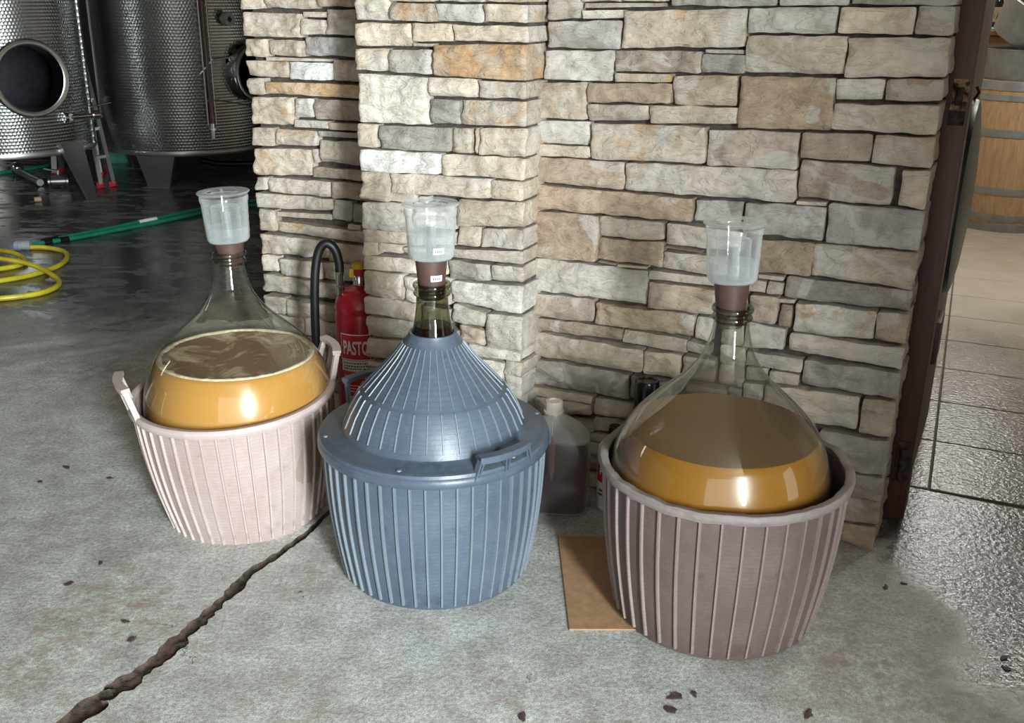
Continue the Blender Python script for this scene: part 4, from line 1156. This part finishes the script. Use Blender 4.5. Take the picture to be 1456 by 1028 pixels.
def hose(name, label, pts, r, mat, n=8, **kw):
    t = thing(name, label, 'hose', (pts[0][0], pts[0][1], 0)); o = Vector((pts[0][0], pts[0][1], 0))
    link('hose_line', tube('hose_line', [Vector(p)-o for p in pts], r, 12, n), mat, t); return t, o
gz = .014
g1, o1 = hose('green_hose', 'green garden hose lying straight on the floor, with white tape mark', [(-2.70, 5.86, gz), (-2.52, 6.12, gz), (-2.32, 6.42, gz), (-2.09, 6.78, gz), (-1.80, 7.10, gz), (-1.2, 7.5, gz)], .0135, 'green_hose')
link('tape', tube('tape', [Vector((-2.37, 6.345, gz))-o1, Vector((-2.295, 6.455, gz))-o1], .0155, 12), 'white_tape', g1)
link('coupling', tube('coupling', [Vector((-2.74, 5.80, gz))-o1, Vector((-2.685, 5.88, gz))-o1], .018, 12), 'black_plastic', g1)
g2, o2 = hose('green_hose', 'green garden hose coupled to the yellow hose end', [(-2.79, 5.70, gz), (-2.70, 5.80, gz), (-2.60, 5.90, gz), (-2.40, 6.17, gz), (-2.20, 6.45, gz), (-1.95, 6.80, gz), (-1.6, 7.05, gz), (-1.1, 7.3, gz)], .0135, 'green_hose')
for a, b in (((-2.72, 5.775), (-2.69, 5.81)), ((-2.655, 5.838), (-2.62, 5.878))):
    link('clamp', tube('clamp', [Vector((*a, gz))-o2, Vector((*b, gz))-o2], .018, 12), 'black_plastic', g2)
g3, o3 = hose('green_hose', 'green hose running behind the tank legs', [(-4.6, 7.7, .014), (-4.08, 8.1, .014), (-3.85, 8.5, .014), (-3.72, 8.95, .014)], .0135, 'green_hose')
yz = .014
yp = [(-2.80, 5.66, yz), (-2.66, 5.66, yz), (-2.50, 5.55, yz), (-2.42, 5.30, yz), (-2.50, 5.05, yz), (-2.72, 4.88, yz), (-2.98, 4.84, yz), (-3.18, 5.0, yz), (-3.20, 5.25, yz+.01), (-3.0, 5.37, yz+.03), (-2.75, 5.28, yz+.034), (-2.50, 5.16, yz+.028), (-2.30, 4.98, yz), (-2.27, 4.80, yz), (-2.38, 4.68, yz), (-2.62, 4.60, yz), (-2.95, 4.58, yz), (-3.25, 4.72, yz), (-3.35, 5.05, yz), (-3.25, 5.40, yz), (-3.0, 5.58, yz), (-2.78, 5.50, yz+.01), (-2.64, 5.36, yz), (-2.66, 5.22, yz), (-2.85, 5.08, yz+.01), (-3.1, 5.0, yz+.03), (-3.4, 4.9, yz)]
y1, oy = hose('yellow_hose', 'yellow garden hose lying in loose loops on the wet floor', yp, .0135, 'yellow_hose')
link('stripe', tube('stripe', [Vector(p)-oy+Z*.0005+Vector((0, -.0125, -.004)) for p in yp], .0028, 6, 8), 'yellow_stripe', y1)
link('connector', join('connector', [tube('x', [Vector((-2.83, 5.655, yz+.012))-oy, Vector((-2.745, 5.665, yz+.012))-oy], .024, 16), tube('x', [Vector((-2.82, 5.655, yz+.012))-oy, Vector((-2.805, 5.655, yz+.012))-oy], .028, 16), tube('x', [Vector((-2.77, 5.665, yz+.012))-oy, Vector((-2.755, 5.665, yz+.012))-oy], .028, 16)]), 'grey_plastic', y1)

# ---------------------------------------------------------------- door leaf and tiled room
dl = link('door_2', box('door_2', -.004, .026, .31, 1.05, .02, 2.15, .003), 'jamb_wood'); dl.matrix_world = WM.copy(); tag(dl, 'dark wooden door leaf swung open into the tiled room', kind='structure')
kb = link('door_bracket', box('door_bracket', .026, .046, .42, .56, .41, .54, .005), 'jamb_wood', dl)
ds = thing('round_lid', 'dark grey domed metal lid hung on the open door leaf', 'lid')
ds.matrix_world = WM @ T(.026, .62, .865)
me = lathe('lid_dome', [(0, .040), (.10, .038), (.20, .031), (.262, .022), (.276, .018), (.280, .010), (.280, .0), (.270, .0), (.262, .004), (0, .004)], 72, auto=30)
link('lid_dome', me, 'dark_metal', ds).matrix_local = Matrix.Rotation(PI/2, 4, 'Y')
link('hook', tube('hook', [(-.0, 0, .275), (.012, 0, .30), (.004, 0, .315)], .004, 8), 'rusty_iron', ds)

def barrel():
    c = wp(.115, 4.80); t = thing('oak_barrel', 'oak wine barrel with galvanized hoops standing on the tiles', 'barrel', (c.x, c.y, 0), 0)
    H = .93; R0, R1 = .285, .345
    def rad(z): x = (z/H-.5)*2; return R1-(R1-R0)*x*x
    n = 28; K = 16; vs = []; fs = []; w = 2*PI/n*.497
    for i in range(K+1):
        z = H*i/K; r = rad(z)
        for a, d in ((-w, 0), (-w*.5, .0015), (w*.5, .0015), (w, 0)): vs.append(((r+d)*math.cos(a), (r+d)*math.sin(a), z))
        for a in (w, -w): vs.append(((r-.024)*math.cos(a), (r-.024)*math.sin(a), z))
    for i in range(K):
        for k in range(6): fs.append((i*6+k, i*6+(k+1) % 6, (i+1)*6+(k+1) % 6, (i+1)*6+k))
    fs += [tuple(range(5, -1, -1)), tuple(K*6+k for k in range(6))]
    sm_ = mesh('stave', vs, fs, auto=25)
    for k in range(n): link('stave', sm_, 'oak', t, (0, 0, 0), 2*PI*k/n)
    for z0, z1 in ((.0, .055), (.075, .115), (.245, .285), (.60, .645), (.815, .850), (.875, .928)):
        pr = [(rad(z0)+.001, z0), (rad(z0)+.006, z0), (rad((z0+z1)/2)+.0065, (z0+z1)/2), (rad(z1)+.006, z1), (rad(z1)+.001, z1)]
        h = link('hoop', lathe('hoop', pr, 64, auto=35), 'galvanized', t)
        a = aB; link('rivet', lathe('rivet', [(0, .004), (.005, .003), (.007, 0)], 10), 'galvanized', h).matrix_local = Matrix.Rotation(-1.9+z0, 4, 'Z') @ T(rad((z0+z1)/2)+.006, 0, (z0+z1)/2) @ Matrix.Rotation(PI/2, 4, 'Y')
    link('barrel_head', lathe('barrel_head', [(0, .905), (.262, .905), (.262, .89), (0, .89)], 48, auto=30), 'oak', t)
    c3 = c
    tb = thing('steel_tub', 'straight-sided steel tub standing on the oak barrel', 'tub', (c3.x+.02, c3.y, .906), 0)
    link('tub_wall', lathe('tub_wall', [(0, .004), (.245, .004), (.250, .0), (.256, .20), (.262, .202), (.262, .208), (.252, .208), (.246, .008), (0, .008)], 56, auto=35), 'galvanized', tb)
    link('tub_base_ring', lathe('tub_base_ring', [(.250, .0), (.255, .002), (.255, .014), (.251, .016)], 56, auto=35), 'galvanized', tb)
    bk = thing('steel_bucket', 'steel bucket tipped over on top of the steel tub, reddish inside', 'bucket', (c3.x-.03, c3.y+.02, 1.165), 0)
    bk.rotation_euler = (math.radians(24), math.radians(16), 0)
    link('bucket_wall', lathe('bucket_wall', [(0, 0), (.19, 0), (.20, .006), (.235, .235), (.258, .238), (.262, .246), (.240, .250), (.228, .246)], 56, auto=35), 'galvanized', bk)
    link('bucket_lining', lathe('bucket_lining', [(.228, .246), (.19, .012), (0, .012)], 56, auto=35), 'barrel_inside', bk)
barrel()
def shelf():
    c = wp(.06, 5.42)
    t = thing('wall_shelf', 'wooden counter shelf along the cream wall', 'shelf'); t.matrix_world = WM @ T(0, 0, 0)
    link('board', box('board', -.65, 1.6, 5.30, 5.6, 1.17, 1.205, .004, 1), 'shelf_wood', t); link('apron', box('apron', -.65, 1.6, 5.34, 5.6, 1.12, 1.165, .003, 1), 'shelf_wood', t)
    for x in (0.3, 1.2): link('bracket', box('bracket', x, x+.03, 5.40, 5.6, .92, 1.12, .003, 1), 'shelf_wood', t)
    o = wp(-.120, 5.40, 1.206); b = thing('wine_bottle', 'dark wine bottle with tan label on the shelf', 'bottle', o)
    link('bottle_glass', lathe('bottle_glass', [(0, 0), (.034, 0), (.037, .004), (.037, .17), (.034, .19), (.018, .215), (.0145, .235), (.0145, .30), (.016, .302), (.016, .312), (0, .312)], 32, auto=35), 'bottle_dark', b)
    a0 = math.atan2(-o.y, -o.x); vs = []; fs = []
    for k in range(11):
        a = a0+(k/10-.5)*2.0
        for z in (.05, .145): vs.append((.0375*math.cos(a), .0375*math.sin(a), z))
    for k in range(10): fs.append((k*2, k*2+2, k*2+3, k*2+1))
    l = link('bottle_label', mesh('bottle_label', vs, fs), 'label_tan', b)
    vs = [(.0379*math.cos(a0+x), .0379*math.sin(a0+x), z) for x, z in ((-.35, .075), (.1, .065), (.45, .075), (.3, .11), (.05, .12), (-.25, .10))]
    link('print', mesh('print', vs, [tuple(range(6))], False), 'ink', l)
    o = wp(.03, 5.48, 1.206); p = thing('steel_pot', 'shiny steel pot on the shelf behind the tipped bucket', 'pot', o)
    link('pot_body', lathe('pot_body', [(0, 0), (.07, 0), (.085, .02), (.10, .10), (.10, .20), (.108, .204), (.108, .21), (.094, .21), (.092, .1), (0, .01)], 40, auto=35), 'chrome', p)
    link('pot_band', lathe('pot_band', [(.098, .06), (.104, .063), (.104, .075), (.099, .078)], 40), 'chrome', p)
    o = wp(-.06, 5.335, 1.206); q = thing('jar', 'small dark jar with yellow lid on the shelf edge', 'jar', o)
    link('jar_body', lathe('jar_body', [(0, 0), (.02, 0), (.022, .004), (.022, .03), (.016, .036), (0, .036)], 24, auto=35), 'bottle_dark', q); link('jar_lid', lathe('jar_lid', [(.018, .034), (.018, .046), (0, .048)], 24, auto=35), 'yellow_tag', q)
    cl = link('folded_cloth', box('folded_cloth', -.19, -.09, 5.31, 5.36, 1.206, 1.222, .005), 'teal_cloth'); cl.matrix_world = WM.copy(); tag(cl, 'folded pale teal cloth on the shelf under the bottle', 'cloth')
plain('teal_cloth', (.35, .55, .50), .9)
shelf()
